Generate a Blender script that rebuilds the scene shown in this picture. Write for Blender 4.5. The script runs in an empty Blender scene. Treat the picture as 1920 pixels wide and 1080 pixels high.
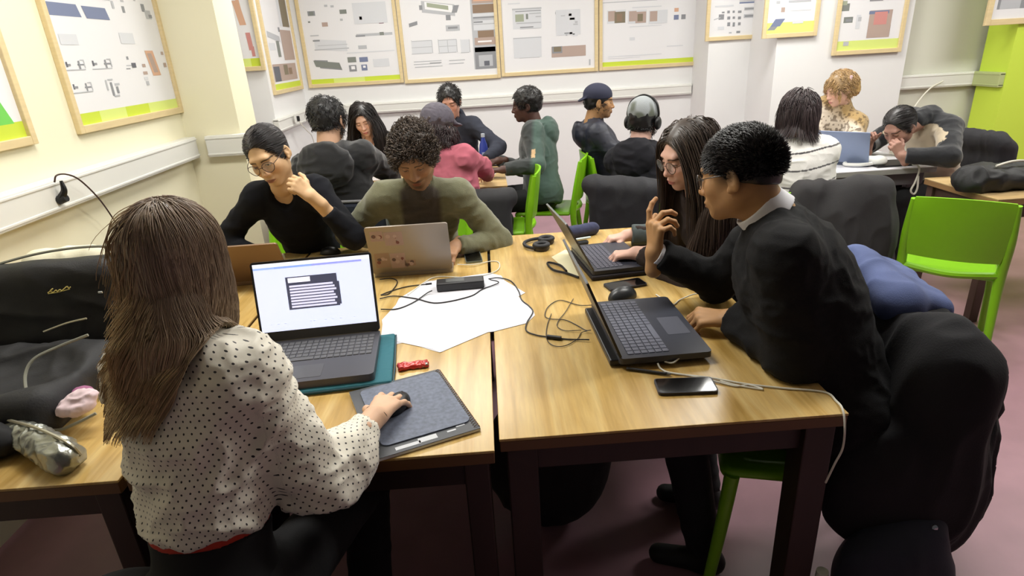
import bpy, bmesh, math, random
import numpy as np
from mathutils import Vector, Matrix
random.seed(7); rng=np.random.default_rng(7)
SC=bpy.context.scene; COL=SC.collection
A=lambda *a: np.array(a,float)
def nrm(v):
    v=np.asarray(v,float); return v/(np.linalg.norm(v)+1e-12)
# ---------------------------------------------------------------- camera
FPX=1130.; CAMH=1.60
_y=nrm(A(-60,448,-FPX)); _z=nrm(A(-165,2820,FPX)); _z=nrm(_z-_y*_z.dot(_y)); _x=np.cross(_y,_z)
RW=np.array([_x,_y,_z]); CPOS=A(0,0,CAMH)
def P(px,py,z=None,y=None,x=None):
    """point of the room seen at (px,py) of the photograph that lies at the given height / depth / side"""
    d=RW@A(px-960,540-py,-FPX)
    t=(z-CAMH)/d[2] if z is not None else (y/d[1] if y is not None else x/d[0])
    return CPOS+d*t
cam=bpy.data.cameras.new('camera'); co=bpy.data.objects.new('camera',cam); COL.objects.link(co)
cam.sensor_width=36; cam.lens=36*FPX/1920; cam.clip_start=.02
M=Matrix.Identity(4)
for i in range(3):
    for j in range(3): M[i][j]=float(RW[i][j])
M.translation=Vector(CPOS); co.matrix_world=M; SC.camera=co
# ---------------------------------------------------------------- materials
MATS={}
def lin(c):
    return tuple(((v/12.92) if v<=.04045 else ((v+.055)/1.055)**2.4) for v in c)
def mat(name,col=(.5,.5,.5),rough=.6,metal=0.,var=.0,scale=20.,bump=0.,bscale=200.,attr=False,sheen=0.,coat=0.,emit=None,trans=0.,spec=.5,stretch=(1,1,1),alpha=1.):
    if name in MATS: return MATS[name]
    m=bpy.data.materials.new(name); m.use_nodes=True; nt=m.node_tree; N=nt.nodes; L=nt.links
    b=N['Principled BSDF']; c=lin(col)+(1,)
    b.inputs['Base Color'].default_value=c; b.inputs['Roughness'].default_value=rough; b.inputs['Metallic'].default_value=metal
    b.inputs['Specular IOR Level'].default_value=spec
    if sheen: b.inputs['Sheen Weight'].default_value=sheen; b.inputs['Sheen Roughness'].default_value=.5
    if coat: b.inputs['Coat Weight'].default_value=coat; b.inputs['Coat Roughness'].default_value=.15
    if trans: b.inputs['Transmission Weight'].default_value=trans
    if alpha<1: b.inputs['Alpha'].default_value=alpha
    if emit: b.inputs['Emission Color'].default_value=c; b.inputs['Emission Strength'].default_value=emit
    tc=N.new('ShaderNodeTexCoord'); mp=N.new('ShaderNodeMapping'); mp.inputs['Scale'].default_value=stretch
    L.new(tc.outputs['Object'],mp.inputs['Vector'])
    src=None
    if attr:
        at=N.new('ShaderNodeAttribute'); at.attribute_name='Col'; src=at.outputs['Color']
    if var:
        n=N.new('ShaderNodeTexNoise'); n.inputs['Scale'].default_value=scale; n.inputs['Detail'].default_value=4
        L.new(mp.outputs[0],n.inputs['Vector'])
        mr=N.new('ShaderNodeMapRange'); mr.inputs['To Min'].default_value=1-var; mr.inputs['To Max'].default_value=1+var
        mr.inputs['From Min'].default_value=.3; mr.inputs['From Max'].default_value=.7
        L.new(n.outputs['Fac'],mr.inputs['Value'])
        mx=N.new('ShaderNodeMix'); mx.data_type='RGBA'; mx.blend_type='MULTIPLY'; mx.inputs['Factor'].default_value=1
        if src: L.new(src,mx.inputs['A'])
        else: mx.inputs['A'].default_value=c
        L.new(mr.outputs[0],mx.inputs['B']); src=mx.outputs['Result']
    if src:
        L.new(src,b.inputs['Base Color'])
        if emit: L.new(src,b.inputs['Emission Color'])
    if bump:
        n=N.new('ShaderNodeTexNoise'); n.inputs['Scale'].default_value=bscale; n.inputs['Detail'].default_value=3
        L.new(mp.outputs[0],n.inputs['Vector']); bp=N.new('ShaderNodeBump'); bp.inputs['Strength'].default_value=bump
        bp.inputs['Distance'].default_value=.002
        L.new(n.outputs['Fac'],bp.inputs['Height']); L.new(bp.outputs[0],b.inputs['Normal'])
    MATS[name]=m; return m
def wood(name,c1,c2,c3,along='Y',rough=.3,sc=1.):
    m=bpy.data.materials.new(name); m.use_nodes=True; N=m.node_tree.nodes; L=m.node_tree.links; b=N['Principled BSDF']
    tc=N.new('ShaderNodeTexCoord'); mp=N.new('ShaderNodeMapping')
    s=(9,.7,9) if along=='Y' else (.7,9,9)
    mp.inputs['Scale'].default_value=tuple(k*sc for k in s); L.new(tc.outputs['Object'],mp.inputs['Vector'])
    n=N.new('ShaderNodeTexNoise'); n.inputs['Scale'].default_value=1.6; n.inputs['Detail'].default_value=6; n.inputs['Distortion'].default_value=.8
    L.new(mp.outputs[0],n.inputs['Vector'])
    r=N.new('ShaderNodeValToRGB'); e=r.color_ramp.elements
    e[0].position=.3; e[0].color=lin(c1)+(1,); e[1].position=.7; e[1].color=lin(c3)+(1,)
    k=e.new(.5); k.color=lin(c2)+(1,)
    L.new(n.outputs['Fac'],r.inputs[0]); 
    n2=N.new('ShaderNodeTexNoise'); n2.inputs['Scale'].default_value=14; n2.inputs['Detail'].default_value=3
    L.new(mp.outputs[0],n2.inputs['Vector'])
    mx=N.new('ShaderNodeMix'); mx.data_type='RGBA'; mx.blend_type='MULTIPLY'; mx.inputs['Factor'].default_value=.35
    L.new(r.outputs[0],mx.inputs['A']); L.new(n2.outputs['Fac'],mx.inputs['B'])
    L.new(mx.outputs['Result'],b.inputs['Base Color']); b.inputs['Roughness'].default_value=rough
    b.inputs['Specular IOR Level'].default_value=.5
    return m
# ---------------------------------------------------------------- mesh helpers
def mk(name,v,f,m,parent=None,smooth=True,cols=None,uv=None,mi=None,loc=None,flat_uv=None):
    v=np.asarray(v,float)
    if loc is not None: v=v-np.asarray(loc)
    me=bpy.data.meshes.new(name)
    if isinstance(f,np.ndarray):
        k=f.shape[1]; me.vertices.add(len(v)); me.vertices.foreach_set('co',v.astype(np.float32).ravel())
        me.loops.add(f.size); me.loops.foreach_set('vertex_index',f.astype(np.int32).ravel())
        me.polygons.add(len(f)); me.polygons.foreach_set('loop_start',np.arange(0,f.size,k,dtype=np.int32))
        me.update(calc_edges=True)
    else: me.from_pydata([tuple(map(float,p)) for p in v],[],[tuple(map(int,q)) for q in f]); me.update()
    me.polygons.foreach_set('use_smooth',[smooth]*len(me.polygons))
    for x in (m if isinstance(m,(list,tuple)) else [m]): me.materials.append(x)
    if mi is not None: me.polygons.foreach_set('material_index',np.asarray(mi,dtype=np.int32))
    if cols is not None:
        a=me.color_attributes.new('Col','FLOAT_COLOR','POINT'); c=np.ones((len(v),4),np.float32); c[:,:3]=cols
        a.data.foreach_set('color',c.ravel())
    if uv is not None:
        a=me.attributes.new('dotuv','FLOAT2','POINT'); a.data.foreach_set('vector',np.asarray(uv,np.float32).ravel())
    o=bpy.data.objects.new(name,me); COL.objects.link(o)
    if parent is not None: o.parent=parent
    return o
def thing(name,label,cat,loc=(0,0,0),rz=0.,group=None):
    o=bpy.data.objects.new(name,None); COL.objects.link(o); o.location=tuple(map(float,loc)); o.rotation_euler=(0,0,rz)
    o.empty_display_size=.05
    return tag(o,label,cat,group)
def tag(o,label=None,cat=None,group=None,kind=None):
    if label: o['label']=label
    if cat: o['category']=cat
    if group: o['group']=group
    if kind: o['kind']=kind
    return o
def dup(root,loc,rz,label=None,group=None):
    r=root.copy(); COL.objects.link(r); r.location=tuple(map(float,loc)); r.rotation_euler=(0,0,rz)
    if label: r['label']=label
    if group: r['group']=group
    for ch in list(root.children):
        c=ch.copy(); COL.objects.link(c); c.parent=r
        for g in ch.children:
            d=g.copy(); COL.objects.link(d); d.parent=c
    return r
def rotm(rx=0,ry=0,rz=0):
    return np.array(Matrix.Rotation(rz,3,'Z')@Matrix.Rotation(ry,3,'Y')@Matrix.Rotation(rx,3,'X'))
_rb={}
def rbox(sx,sy,sz,b=.002,seg=2):
    key=(round(sx,5),round(sy,5),round(sz,5),b,seg)
    if key not in _rb:
        bm=bmesh.new(); bmesh.ops.create_cube(bm,size=1); bmesh.ops.scale(bm,vec=(sx,sy,sz),verts=bm.verts)
        if b>0: bmesh.ops.bevel(bm,geom=bm.edges[:],offset=min(b,.45*min(sx,sy,sz)),segments=seg,affect='EDGES',profile=.5)
        bm.verts.ensure_lookup_table()
        _rb[key]=(np.array([v.co[:] for v in bm.verts]),[[v.index for v in f.verts] for f in bm.faces]); bm.free()
    return _rb[key]
def smooth_path(pts,n=8,closed=False):
    p=np.array(pts,float); k=len(p)
    if k<3: return p
    out=[]
    rngi=range(k if closed else k-1)
    for i in rngi:
        a=p[(i-1)%k] if (closed or i>0) else 2*p[0]-p[1]; b=p[i]; c=p[(i+1)%k]
        d=p[(i+2)%k] if (closed or i+2<k) else 2*p[-1]-p[-2]
        for t in np.linspace(0,1,n,endpoint=False):
            out.append(.5*((2*b)+(-a+c)*t+(2*a-5*b+4*c-d)*t*t+(-a+3*b-3*c+d)*t**3))
    if not closed: out.append(p[-1])
    return np.array(out)
class MB:
    def __init__(s): s.v=[]; s.f=[]; s.m=[]; s.n=0
    def add(s,v,f,mi=0,T=None,R=None):
        v=np.asarray(v,float)
        if R is not None: v=v@np.asarray(R).T
        if T is not None: v=v+np.asarray(T)
        s.v.append(v); s.f+= [[int(i)+s.n for i in q] for q in f]; s.m+=[mi]*len(f); s.n+=len(v); return s
    def box(s,c,size,R=None,b=.002,mi=0,seg=2):
        v,f=rbox(*size,b,seg); return s.add(v,f,mi,c,R)
    def tube(s,pts,r,seg=8,closed=False,mi=0,sm=8,rad=None):
        p=smooth_path(pts,sm,closed) if sm else np.array(pts,float); n=len(p)
        rr=np.full(n,r) if rad is None else np.interp(np.linspace(0,1,n),np.linspace(0,1,len(rad)),rad)
        t=np.roll(p,-1,0)-np.roll(p,1,0)
        if not closed: t[0]=p[1]-p[0]; t[-1]=p[-1]-p[-2]
        t/=np.linalg.norm(t,axis=1)[:,None]+1e-12
        u=np.cross(t[0],[0,0,1.]); 
        if np.linalg.norm(u)<.1: u=np.cross(t[0],[0,1.,0])
        u=nrm(u); V=[]
        for i in range(n):
            u=nrm(u-t[i]*u.dot(t[i])); w=np.cross(t[i],u)
            a=np.arange(seg)*2*math.pi/seg
            V.append(p[i]+rr[i]*(np.cos(a)[:,None]*u+np.sin(a)[:,None]*w))
        V=np.concatenate(V); F=[]
        for i in range(n if closed else n-1):
            j=(i+1)%n
            for k in range(seg): F.append([i*seg+k,i*seg+(k+1)%seg,j*seg+(k+1)%seg,j*seg+k])
        if not closed: F.append(list(range(seg))[::-1]); F.append([(n-1)*seg+k for k in range(seg)])
        return s.add(V,F,mi)
    def lathe(s,prof,seg=24,T=(0,0,0),R=None,mi=0):
        a=np.arange(seg)*2*math.pi/seg; V=[]; F=[]
        for r,z in prof: V.append(np.stack([r*np.cos(a),r*np.sin(a),np.full(seg,z)],1))
        V=np.concatenate(V); n=len(prof)
        for i in range(n-1):
            for k in range(seg): F.append([i*seg+k,i*seg+(k+1)%seg,(i+1)*seg+(k+1)%seg,(i+1)*seg+k])
        F.append(list(range(seg))[::-1]); F.append([(n-1)*seg+k for k in range(seg)])
        return s.add(V,F,mi,T,R)
    def prism(s,poly,z0,z1,mi=0,T=None,R=None):
        n=len(poly); V=[(x,y,z0) for x,y in poly]+[(x,y,z1) for x,y in poly]
        F=[list(range(n))[::-1],list(range(n,2*n))]+[[i,(i+1)%n,n+(i+1)%n,n+i] for i in range(n)]
        return s.add(V,F,mi,T,R)
    def build(s,name,m,parent=None,smooth=False,loc=None):
        o=mk(name,np.concatenate(s.v),s.f,m,parent,smooth,mi=s.m,loc=loc)
        if smooth:
            try: o.data.set_sharp_from_angle(angle=math.radians(42))
            except Exception: pass
        return o
def rrect(w,h,r,seg=5,cx=0,cy=0):
    out=[]
    for sx,sy,a0 in ((1,1,0),(-1,1,90),(-1,-1,180),(1,-1,270)):
        for k in range(seg+1):
            a=math.radians(a0+90*k/seg); out.append((cx+sx*(w/2-r)+r*math.cos(a),cy+sy*(h/2-r)+r*math.sin(a)))
    return out
# ---------------------------------------------------------------- noise and implicit surfaces
_T=rng.random((64,64,64)).astype(np.float32)
def vnoise(p,seed=0):
    p=np.asarray(p,float)+seed*7.13; i=np.floor(p).astype(int); f=p-i; f=f*f*(3-2*f); r=0
    for dx in (0,1):
        wx=f[:,0] if dx else 1-f[:,0]
        for dy in (0,1):
            wy=f[:,1] if dy else 1-f[:,1]
            for dz in (0,1):
                wz=f[:,2] if dz else 1-f[:,2]
                r=r+wx*wy*wz*_T[(i[:,0]+dx)&63,(i[:,1]+dy)&63,(i[:,2]+dz)&63]
    return r*2-1
class SDF:
    """smooth union of rounded limbs and ellipsoids"""
    def __init__(s): s.p=[]
    def cap(s,a,b,ra,rb=None,k=.02,cut=None,op='+'):
        s.p.append(('c',A(*a),A(*b),ra,ra if rb is None else rb,k,cut,op)); return s
    def ell(s,c,r,k=.02,R=None,op='+'):
        s.p.append(('e',A(*c),A(*r),np.eye(3) if R is None else np.asarray(R),0,k,None,op)); return s
    def box(s,c,h,rad=.01,k=.01,R=None,op='+'):
        s.p.append(('b',A(*c),A(*h),np.eye(3) if R is None else np.asarray(R),rad,k,None,op)); return s
    def plane(s,c,n,k=.004):   # keeps the side the normal points to
        s.p.append(('p',A(*c),nrm(n),None,0,k,None,'^')); return s
    @staticmethod
    def d(q,x):
        t=q[0]
        if t=='c':
            a,b,ra,rb,cut=q[1],q[2],q[3],q[4],q[6]; ab=b-a; L2=ab.dot(ab)+1e-12
            w=x-a; h0=(w@ab)/L2; h=np.clip(h0,0,1); dd=np.sqrt(((w-h[...,None]*ab)**2).sum(-1))-(ra+(rb-ra)*h)
            if cut:
                L=math.sqrt(L2)
                if 'b' in cut: dd=np.maximum(dd,(h0-1)*L)
                if 'a' in cut: dd=np.maximum(dd,-h0*L)
            return dd
        if t=='e':
            w=(x-q[1])@q[3]; r=q[2]; k0=np.sqrt(((w/r)**2).sum(-1)); k1=np.sqrt(((w/(r*r))**2).sum(-1))+1e-9
            return k0*(k0-1)/k1
        if t=='b':
            w=np.abs((x-q[1])@q[3])-q[2]+q[4]; return np.sqrt((np.maximum(w,0)**2).sum(-1))+np.minimum(w.max(-1),0)-q[4]
        if t=='p': return -((x-q[1])@q[2])
    @staticmethod
    def comb(D,d,k,op):
        if op=='+':
            h=np.clip(.5+.5*(D-d)/k,0,1); return D*(1-h)+d*h-k*h*(1-h)
        d2=-d if op=='-' else d
        h=np.clip(.5-.5*(D-d2)/k,0,1); return D*(1-h)+d2*h+k*h*(1-h)
    def bounds(s,q):
        t=q[0]
        if t=='c':
            r=max(q[3],q[4]); return np.minimum(q[1],q[2])-r,np.maximum(q[1],q[2])+r
        if t in 'eb':
            e=np.abs(q[3])@q[2]; return q[1]-e,q[1]+e
    def ev(s,x):
        D=np.full(x.shape[:-1],1.)
        for q in s.p: D=SDF.comb(D,SDF.d(q,x),q[5],q[7])
        return D
    def mesh(s,vx):
        bs=[s.bounds(q) for q in s.p if q[7]=='+']
        lo=np.min([b[0] for b in bs],0)-3*vx; hi=np.max([b[1] for b in bs],0)+3*vx
        n=np.ceil((hi-lo)/vx).astype(int)+1
        D=np.full(n,1.,np.float32)
        ax=[lo[i]+np.arange(n[i])*vx for i in range(3)]
        for q in s.p:
            if q[0]=='p': i0=np.zeros(3,int); i1=n
            else:
                b0,b1=s.bounds(q); m=q[5]*1.2+2.5*vx
                i0=np.clip(np.floor((b0-m-lo)/vx).astype(int),0,n); i1=np.clip(np.ceil((b1+m-lo)/vx).astype(int)+1,0,n)
            sl=tuple(slice(a,b) for a,b in zip(i0,i1))
            if any(b<=a for a,b in zip(i0,i1)): continue
            g=np.stack(np.meshgrid(ax[0][sl[0]],ax[1][sl[1]],ax[2][sl[2]],indexing='ij'),-1)
            D[sl]=SDF.comb(D[sl],SDF.d(q,g).astype(np.float32),q[5],q[7])
        return nets(D,lo,vx)
def nets(D,lo,vx):
    n=np.array(D.shape); ins=D<0
    c=[ins[dx:n[0]-1+dx,dy:n[1]-1+dy,dz:n[2]-1+dz] for dx in(0,1) for dy in(0,1) for dz in(0,1)]
    s=sum(x.astype(np.int8) for x in c); act=(s>0)&(s<8)
    idx=np.full(act.shape,-1,np.int64); I=np.argwhere(act); idx[act]=np.arange(len(I))
    acc=np.zeros((len(I),3)); cnt=np.zeros(len(I))
    cor=[(0,0,0),(0,0,1),(0,1,0),(0,1,1),(1,0,0),(1,0,1),(1,1,0),(1,1,1)]
    for a in cor:
        for ax in range(3):
            if a[ax]: continue
            b=list(a); b[ax]=1
            da=D[I[:,0]+a[0],I[:,1]+a[1],I[:,2]+a[2]]; db=D[I[:,0]+b[0],I[:,1]+b[1],I[:,2]+b[2]]
            m=(da<0)!=(db<0); t=np.where(m,da/(da-db+1e-20),0)
            p=np.zeros((len(I),3))+a; p[:,ax]+=t; acc[m]+=p[m]; cnt[m]+=1
    V=lo+(I+acc/cnt[:,None])*vx
    F=[]
    for ax in range(3):
        u,w=[k for k in range(3) if k!=ax]
        sl0=[slice(None)]*3; sl1=[slice(None)]*3; sl0[ax]=slice(0,-1); sl1[ax]=slice(1,None)
        a=ins[tuple(sl0)]; b=ins[tuple(sl1)]; E=np.argwhere(a!=b)
        ok=(E[:,u]>0)&(E[:,w]>0)&(E[:,u]<n[u]-1)&(E[:,w]<n[w]-1); E=E[ok]
        if not len(E): continue
        sg=a[E[:,0],E[:,1],E[:,2]]; q=[]
        for du,dw in ((-1,-1),(0,-1),(0,0),(-1,0)):
            e=E.copy(); e[:,u]+=du; e[:,w]+=dw; q.append(idx[e[:,0],e[:,1],e[:,2]])
        q=np.stack(q,1); flip=sg if ax!=1 else ~sg
        q=np.where(flip[:,None],q,q[:,::-1]); F.append(q)
    return V,np.concatenate(F)
def vnormals(V,F):
    n=np.cross(V[F[:,2]]-V[F[:,0]],V[F[:,3]]-V[F[:,1]]); N=np.zeros_like(V)
    for k in range(4): np.add.at(N,F[:,k],n)
    return N/(np.linalg.norm(N,axis=1)[:,None]+1e-12)
def relax(V,F,it=1,w=.5):
    for _ in range(it):
        S=np.zeros_like(V); C=np.zeros(len(V))
        for a,b in ((0,1),(1,2),(2,3),(3,0)):
            np.add.at(S,F[:,a],V[F[:,b]]); np.add.at(S,F[:,b],V[F[:,a]]); np.add.at(C,F[:,a],1); np.add.at(C,F[:,b],1)
        V=V*(1-w)+w*S/np.maximum(C,1)[:,None]
    return V
def wrinkle(V,F,amp,sc=11.,seed=0,stretch=(1,1,1)):
    N=vnormals(V,F); q=V*np.array(stretch)
    w=np.stack([vnoise(q*sc*.5,seed+1),vnoise(q*sc*.5,seed+2),vnoise(q*sc*.5,seed+3)],1)*.7
    r=1-np.abs(vnoise(q*sc+w*1.5,seed+4)); r2=1-np.abs(vnoise(q*sc*2.1+w,seed+5))
    return V+N*(amp*((r**2-.45)+.4*(r2**2-.45)))[:,None]
LP=40; WS=.05
# ---------------------------------------------------------------- the room
XL=-1.88
wallm=mat('wall_white_paint',(.90,.90,.90),.85,var=.012,scale=3)
creamm=mat('wall_cream_paint',(.93,.91,.80),.85,var=.01,scale=3)
def struct(name,mb,m): o=mb.build(name,m); o['kind']='structure'; return o
fl=MB(); fl.box((1.5,3,-.025),(9,9,.05),b=0)
floorm=mat('floor_vinyl',(.63,.475,.52),.42,var=.10,scale=5,bump=.08,bscale=900)
struct('floor',fl,floorm)
struct('ceiling',MB().box((1.5,3.2,2.95),(9,8.6,.05),b=0),mat('ceiling_paint',(.9,.9,.88),.9))
struct('wall_left',MB().box((XL-.05,1.9,1.46),(.1,4.2,2.92),b=0),creamm)
struct('wall_left_pilaster',MB().box((XL+.16,4.12,1.46),(.36,.30,2.92),b=0),creamm)
struct('wall_left_recess',MB().box((-2.25,4.7,1.46),(.1,1.3,2.92),b=0),wallm)
struct('wall_left_corner',MB().box((-2.06,5.86,1.46),(.62,1.1,2.92),b=0),wallm)
struct('wall_back',MB().box((.2,6.40,1.46),(4.6,.2,2.92),b=0),wallm)
struct('wall_back_pier',MB().box((2.32,6.16,1.46),(.44,.56,2.92),b=0),wallm)
struct('wall_right_pier',MB().box((3.06,5.90,1.46),(1.14,1.1,2.92),b=0),wallm)
struct('wall_right_recess',MB().box((4.2,5.55,1.46),(1.4,.2,2.92),b=0),mat('wall_beige_paint',(.84,.84,.79),.85,var=.01,scale=3))
struct('wall_right_green',MB().box((5.15,5.25,1.46),(1.6,.3,2.92),b=0),mat('wall_green_paint',(.80,.90,.30),.7,var=.01,scale=3))
struct('wall_right',MB().box((5.9,1.5,1.46),(.1,8,2.92),b=0),wallm)
# baseboardless floor joints; the cable trunking that runs round the room
trm=mat('trunking_plastic',(.88,.88,.86),.45)
def trunk(i,c,size,seam=None):
    b=MB(); b.box(c,size,b=.006); 
    L=0 if size[0]>size[1] else 1
    for s in (-1,1):                       # lid lips of the duct
        cc=list(c); ss=list(size); cc[2]+=s*(size[2]/2-.016); ss[2]=.012; ss[1-L]=size[1-L]+.008; b.box(cc,ss,b=.003)
    o=b.build('trim_%d'%i,trm); o['kind']='structure'
trunk(1,(XL+.035,1.95,1.125),(.07,3.98,.13))
trunk(2,(-1.625,3.945,1.125),(.25,.05,.13))
trunk(3,(-1.725,5.75,1.10),(.05,1.05,.11))
trunk(4,(.20,6.28,1.115),(3.78,.05,.10))
trunk(5,(3.99,5.42,1.125),(.70,.05,.12))
trm=mat('trunking_olive',(.70,.74,.52),.5); trunk(6,(4.328,5.26,1.125),(.05,.30,.12)); trm=mat('trunking_plastic')
# cable drop on the right
w=MB(); w.tube([P(1768,152,y=5.38),P(1745,165,y=5.36),P(1722,190,y=5.3),P(1700,225,y=5.25)],.006,6); tag(w.build('wall_cable',mat('white_cable',(.86,.85,.80),.5),None,True),'pale cable hanging slantwise from the trunking between the leopard coat and the green wall','cable')
# ---------------------------------------------------------------- lights of the room
def ceil_light(x,y,lab,sx=1.2,sy=.6,pw=60,col=(1,.98,.93)):
    t=thing('ceiling_light',lab,'ceiling light',(x,y,2.90),group='ceiling lights')
    MB().box((0,0,-.005),(sx+.04,sy+.04,.03),b=.004).build('frame',mat('light_frame',(.9,.9,.9),.5),t)
    MB().box((0,0,-.024),(sx,sy,.008),b=.001).build('diffuser',mat('light_diffuser',(1,1,.97),.5,emit=4.),t)
    l=bpy.data.lights.new('tube_light','AREA'); l.shape='RECTANGLE'; l.size=sx; l.size_y=sy; l.energy=pw; l.color=col
    lo=bpy.data.objects.new('tube_light',l); COL.objects.link(lo); lo.location=(0,0,-.04); lo.parent=t
for x,y in ((-.7,2.3),(1.6,2.3),(-.5,4.7),(2.0,4.4),(4.2,3.4)):
    ceil_light(x,y,'rectangular white ceiling light panel','' and 0 or 1.2,.6,LP)
W=bpy.data.worlds.new('world'); SC.world=W; W.use_nodes=True; W.node_tree.nodes['Background'].inputs[0].default_value=(1,.985,.95,1); W.node_tree.nodes['Background'].inputs[1].default_value=WS
# ---------------------------------------------------------------- posters
framem=mat('poster_frame_wood',(.86,.78,.60),.55,var=.05,scale=12,stretch=(1,1,6))
paper=mat('poster_paper',(.90,.90,.91),.6)
INK={'g':(.55,.56,.58),'d':(.38,.39,.43),'l':(.83,.84,.86),'m':(.72,.73,.75),'b':(.46,.50,.62),'B':(.36,.50,.76),'r':(.80,.55,.53),'o':(.83,.66,.55),'t':(.55,.46,.38),'y':(.78,.85,.25),'Y':(.84,.90,.50),'G':(.45,.80,.35),'p':(.45,.28,.36),'w':(.93,.93,.94),'k':(.50,.46,.38),'n':(.70,.62,.58),'s':(.50,.52,.50),'e':(.63,.66,.58)}
def inkm(c): return mat('ink_'+c,INK[c],.6)
def poster(label,c,w,h,rz,marks,group='framed project posters on the walls',fw=.032,band=None,vf=.035,white=False):
    """c: centre of the bottom edge on the wall; the sheet is w x h. marks: (ink, x0,y0,x1,y1[,skew]) in fractions of the sheet"""
    t=thing('framed_poster',label,'poster',c,rz,group)
    f=MB(); d=.024
    f.box((-w/2+fw/2,-d/2,h/2),(fw,d,h),b=.003); f.box((w/2-fw/2,-d/2,h/2),(fw,d,h),b=.003)
    f.box((0,-d/2,vf/2),(w-2*fw,d,vf),b=.003); f.box((0,-d/2,h-vf/2),(w-2*fw,d,vf),b=.003)
    f.build('frame',framem,t)
    ms=[paper]; names={}; b=MB(); b.box((0,-.004,h/2),(w-2*fw+.004,.006,h-2*vf+.004),b=0)
    W=w-2*fw; H=h-2*vf; e=.0003
    q=[]; on_y=abs(rz)<.1
    for mk_ in marks:
        if mk_[0]!='P': q.append(mk_); continue
        _,ik_,a0,b0,a1,b1=mk_[:6]; am,bm=(a0+a1)/2,(b0+b1)/2
        g=lambda px,py: (P(px,py,y=c[1])[0]-c[0],P(px,py,y=c[1])[2]-c[2]) if on_y else (P(px,py,x=c[0])[1]-c[1],P(px,py,x=c[0])[2]-c[2])
        X0,X1=g(a0,bm)[0],g(a1,bm)[0]; Z0,Z1=g(am,b1)[1],g(am,b0)[1]
        q.append((ik_,(X0+W/2)/W,(Z0-vf)/H,(X1+W/2)/W,(Z1-vf)/H)+tuple(mk_[6:]))
    if band: q=[(band[0],0,0,1,band[1])]+[(x[0],x[1],0,x[2],band[1]) for x in band[2:]]+q
    for i,mk_ in enumerate(q):
        k,x0,y0,x1,y1=mk_[:5]; sk=mk_[5] if len(mk_)>5 else 0; dy=mk_[6] if len(mk_)>6 else 0
        if k not in names: names[k]=len(ms); ms.append(inkm(k))
        X=lambda a:-W/2+a*W; Z=lambda a: vf+a*H; y=-.0072-e*(i%12)*.4-(e*2 if i>3 else 0)
        b.add([(X(x0),y,Z(y0)),(X(x1),y,Z(y0+dy)),(X(x1+sk),y,Z(y1+dy)),(X(x0+sk),y,Z(y1))],[[0,1,2,3]],names[k])
    b.build('sheet',ms,t)
    return t
R_=random.Random(3)
def lines(k,x0,y0,x1,y1,n,j=.25):
    out=[]
    for i in range(n):
        y=y1-(y1-y0)*(i+.5)/n; out.append((k,x0,y,x1-(x1-x0)*j*R_.random(),y+(y1-y0)/n*.38))
    return out
def clutter(ks,x0,y0,x1,y1,n,s=.04):
    out=[]
    for i in range(n):
        a=x0+(x1-x0)*R_.random(); b_=y0+(y1-y0)*R_.random(); w=s*(.4+R_.random()); h=s*(.3+.7*R_.random()); out.append((R_.choice(ks),a,b_,min(a+w,x1),min(b_+h,y1)))
    return out
def plan(k,x0,y0,x1,y1,sk=0):
    t=.006; out=[('l',x0,y0,x1,y1,sk)]
    for a in (0,.35,.7,1): out.append((k,x0,y0+(y1-y0)*a*.98,x1,y0+(y1-y0)*a*.98+t,sk*0))
    for a in (0,.25,.6,.97): out.append((k,x0+(x1-x0)*a,y0,x0+(x1-x0)*a+t,y1,sk))
    return out
ZB=1.335
# left wall (facing +x): rz=-90deg puts the sheet normal (-y) towards... wall on the left faces +x
RL=math.pi/2
def lp(label,y0,y1,h,marks,band,x=XL,z=ZB): poster(label,(x,(y0+y1)/2,z),abs(y1-y0),h,RL,marks,band=band)
def pm(t): return [('P',)+tuple(x) for x in t]
m=[('P','b',86,6,146,30,-.02),('P','b',157,14,200,36,-.02)]+pm([('m',120,-14,200,-4),('l',108,64,142,84),('l',222,62,248,82)])
for (a,b_) in ((120,108),(170,106),(134,150)):
    m+=pm([('m',a,b_+22,a+38,b_+24),('g',a+1,b_+12,a+9,b_+16),('d',a,b_+8,a+3,b_+18),('g',a+24,b_+6,a+27,b_+22),('g',a+22,b_+12,a+36,b_+15),('m',a+34,b_+4,a+36,b_+20),('m',a+26,b_+4,a+33,b_+6)])
m+=pm([('m',196,150,199,170),('m',198,148,208,151),('g',206,154,210,180),('m',212,156,221,160),('g',216,162,220,175),('m',212,178,222,181),('d',244,118,252,127),('g',234,106,238,112),('m',234,122,246,124),('g',234,128,242,130)])
m+=[('P','o',279,95,294,142,-.03),('P','n',282,100,290,136,-.03)]+pm([('n',264,120,270,126),('n',266,134,274,140),('l',268,144,275,150),('m',272,152,277,160),('n',299,97,303,103),('n',304,118,309,126),('m',206,2,210,16),('g',226,12,231,24),('m',222,-4,228,4),('g',262,8,268,22),('m',270,20,280,36),('g',276,28,282,34),('m',246,-6,250,2)])
pa=P(143,249,x=XL)[1]; pb=P(339,212,x=XL)[1]
lp('framed poster with two slate blue blocks, second from the left on the cream wall',pa,pb,1.0,m,('Y',.055,('y',0,.18),('y',.42,.66)))
pc=P(62,266,x=XL)[1]
lp('cropped framed poster with a green patch at the far left of the room',pc-.95,pc,1.0,[('G',.80,.06,.95,.17,-.05),('G',.55,.06,.8,.12)]+lines('m',.1,.3,.5,.6,8),('y',.065))
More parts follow.
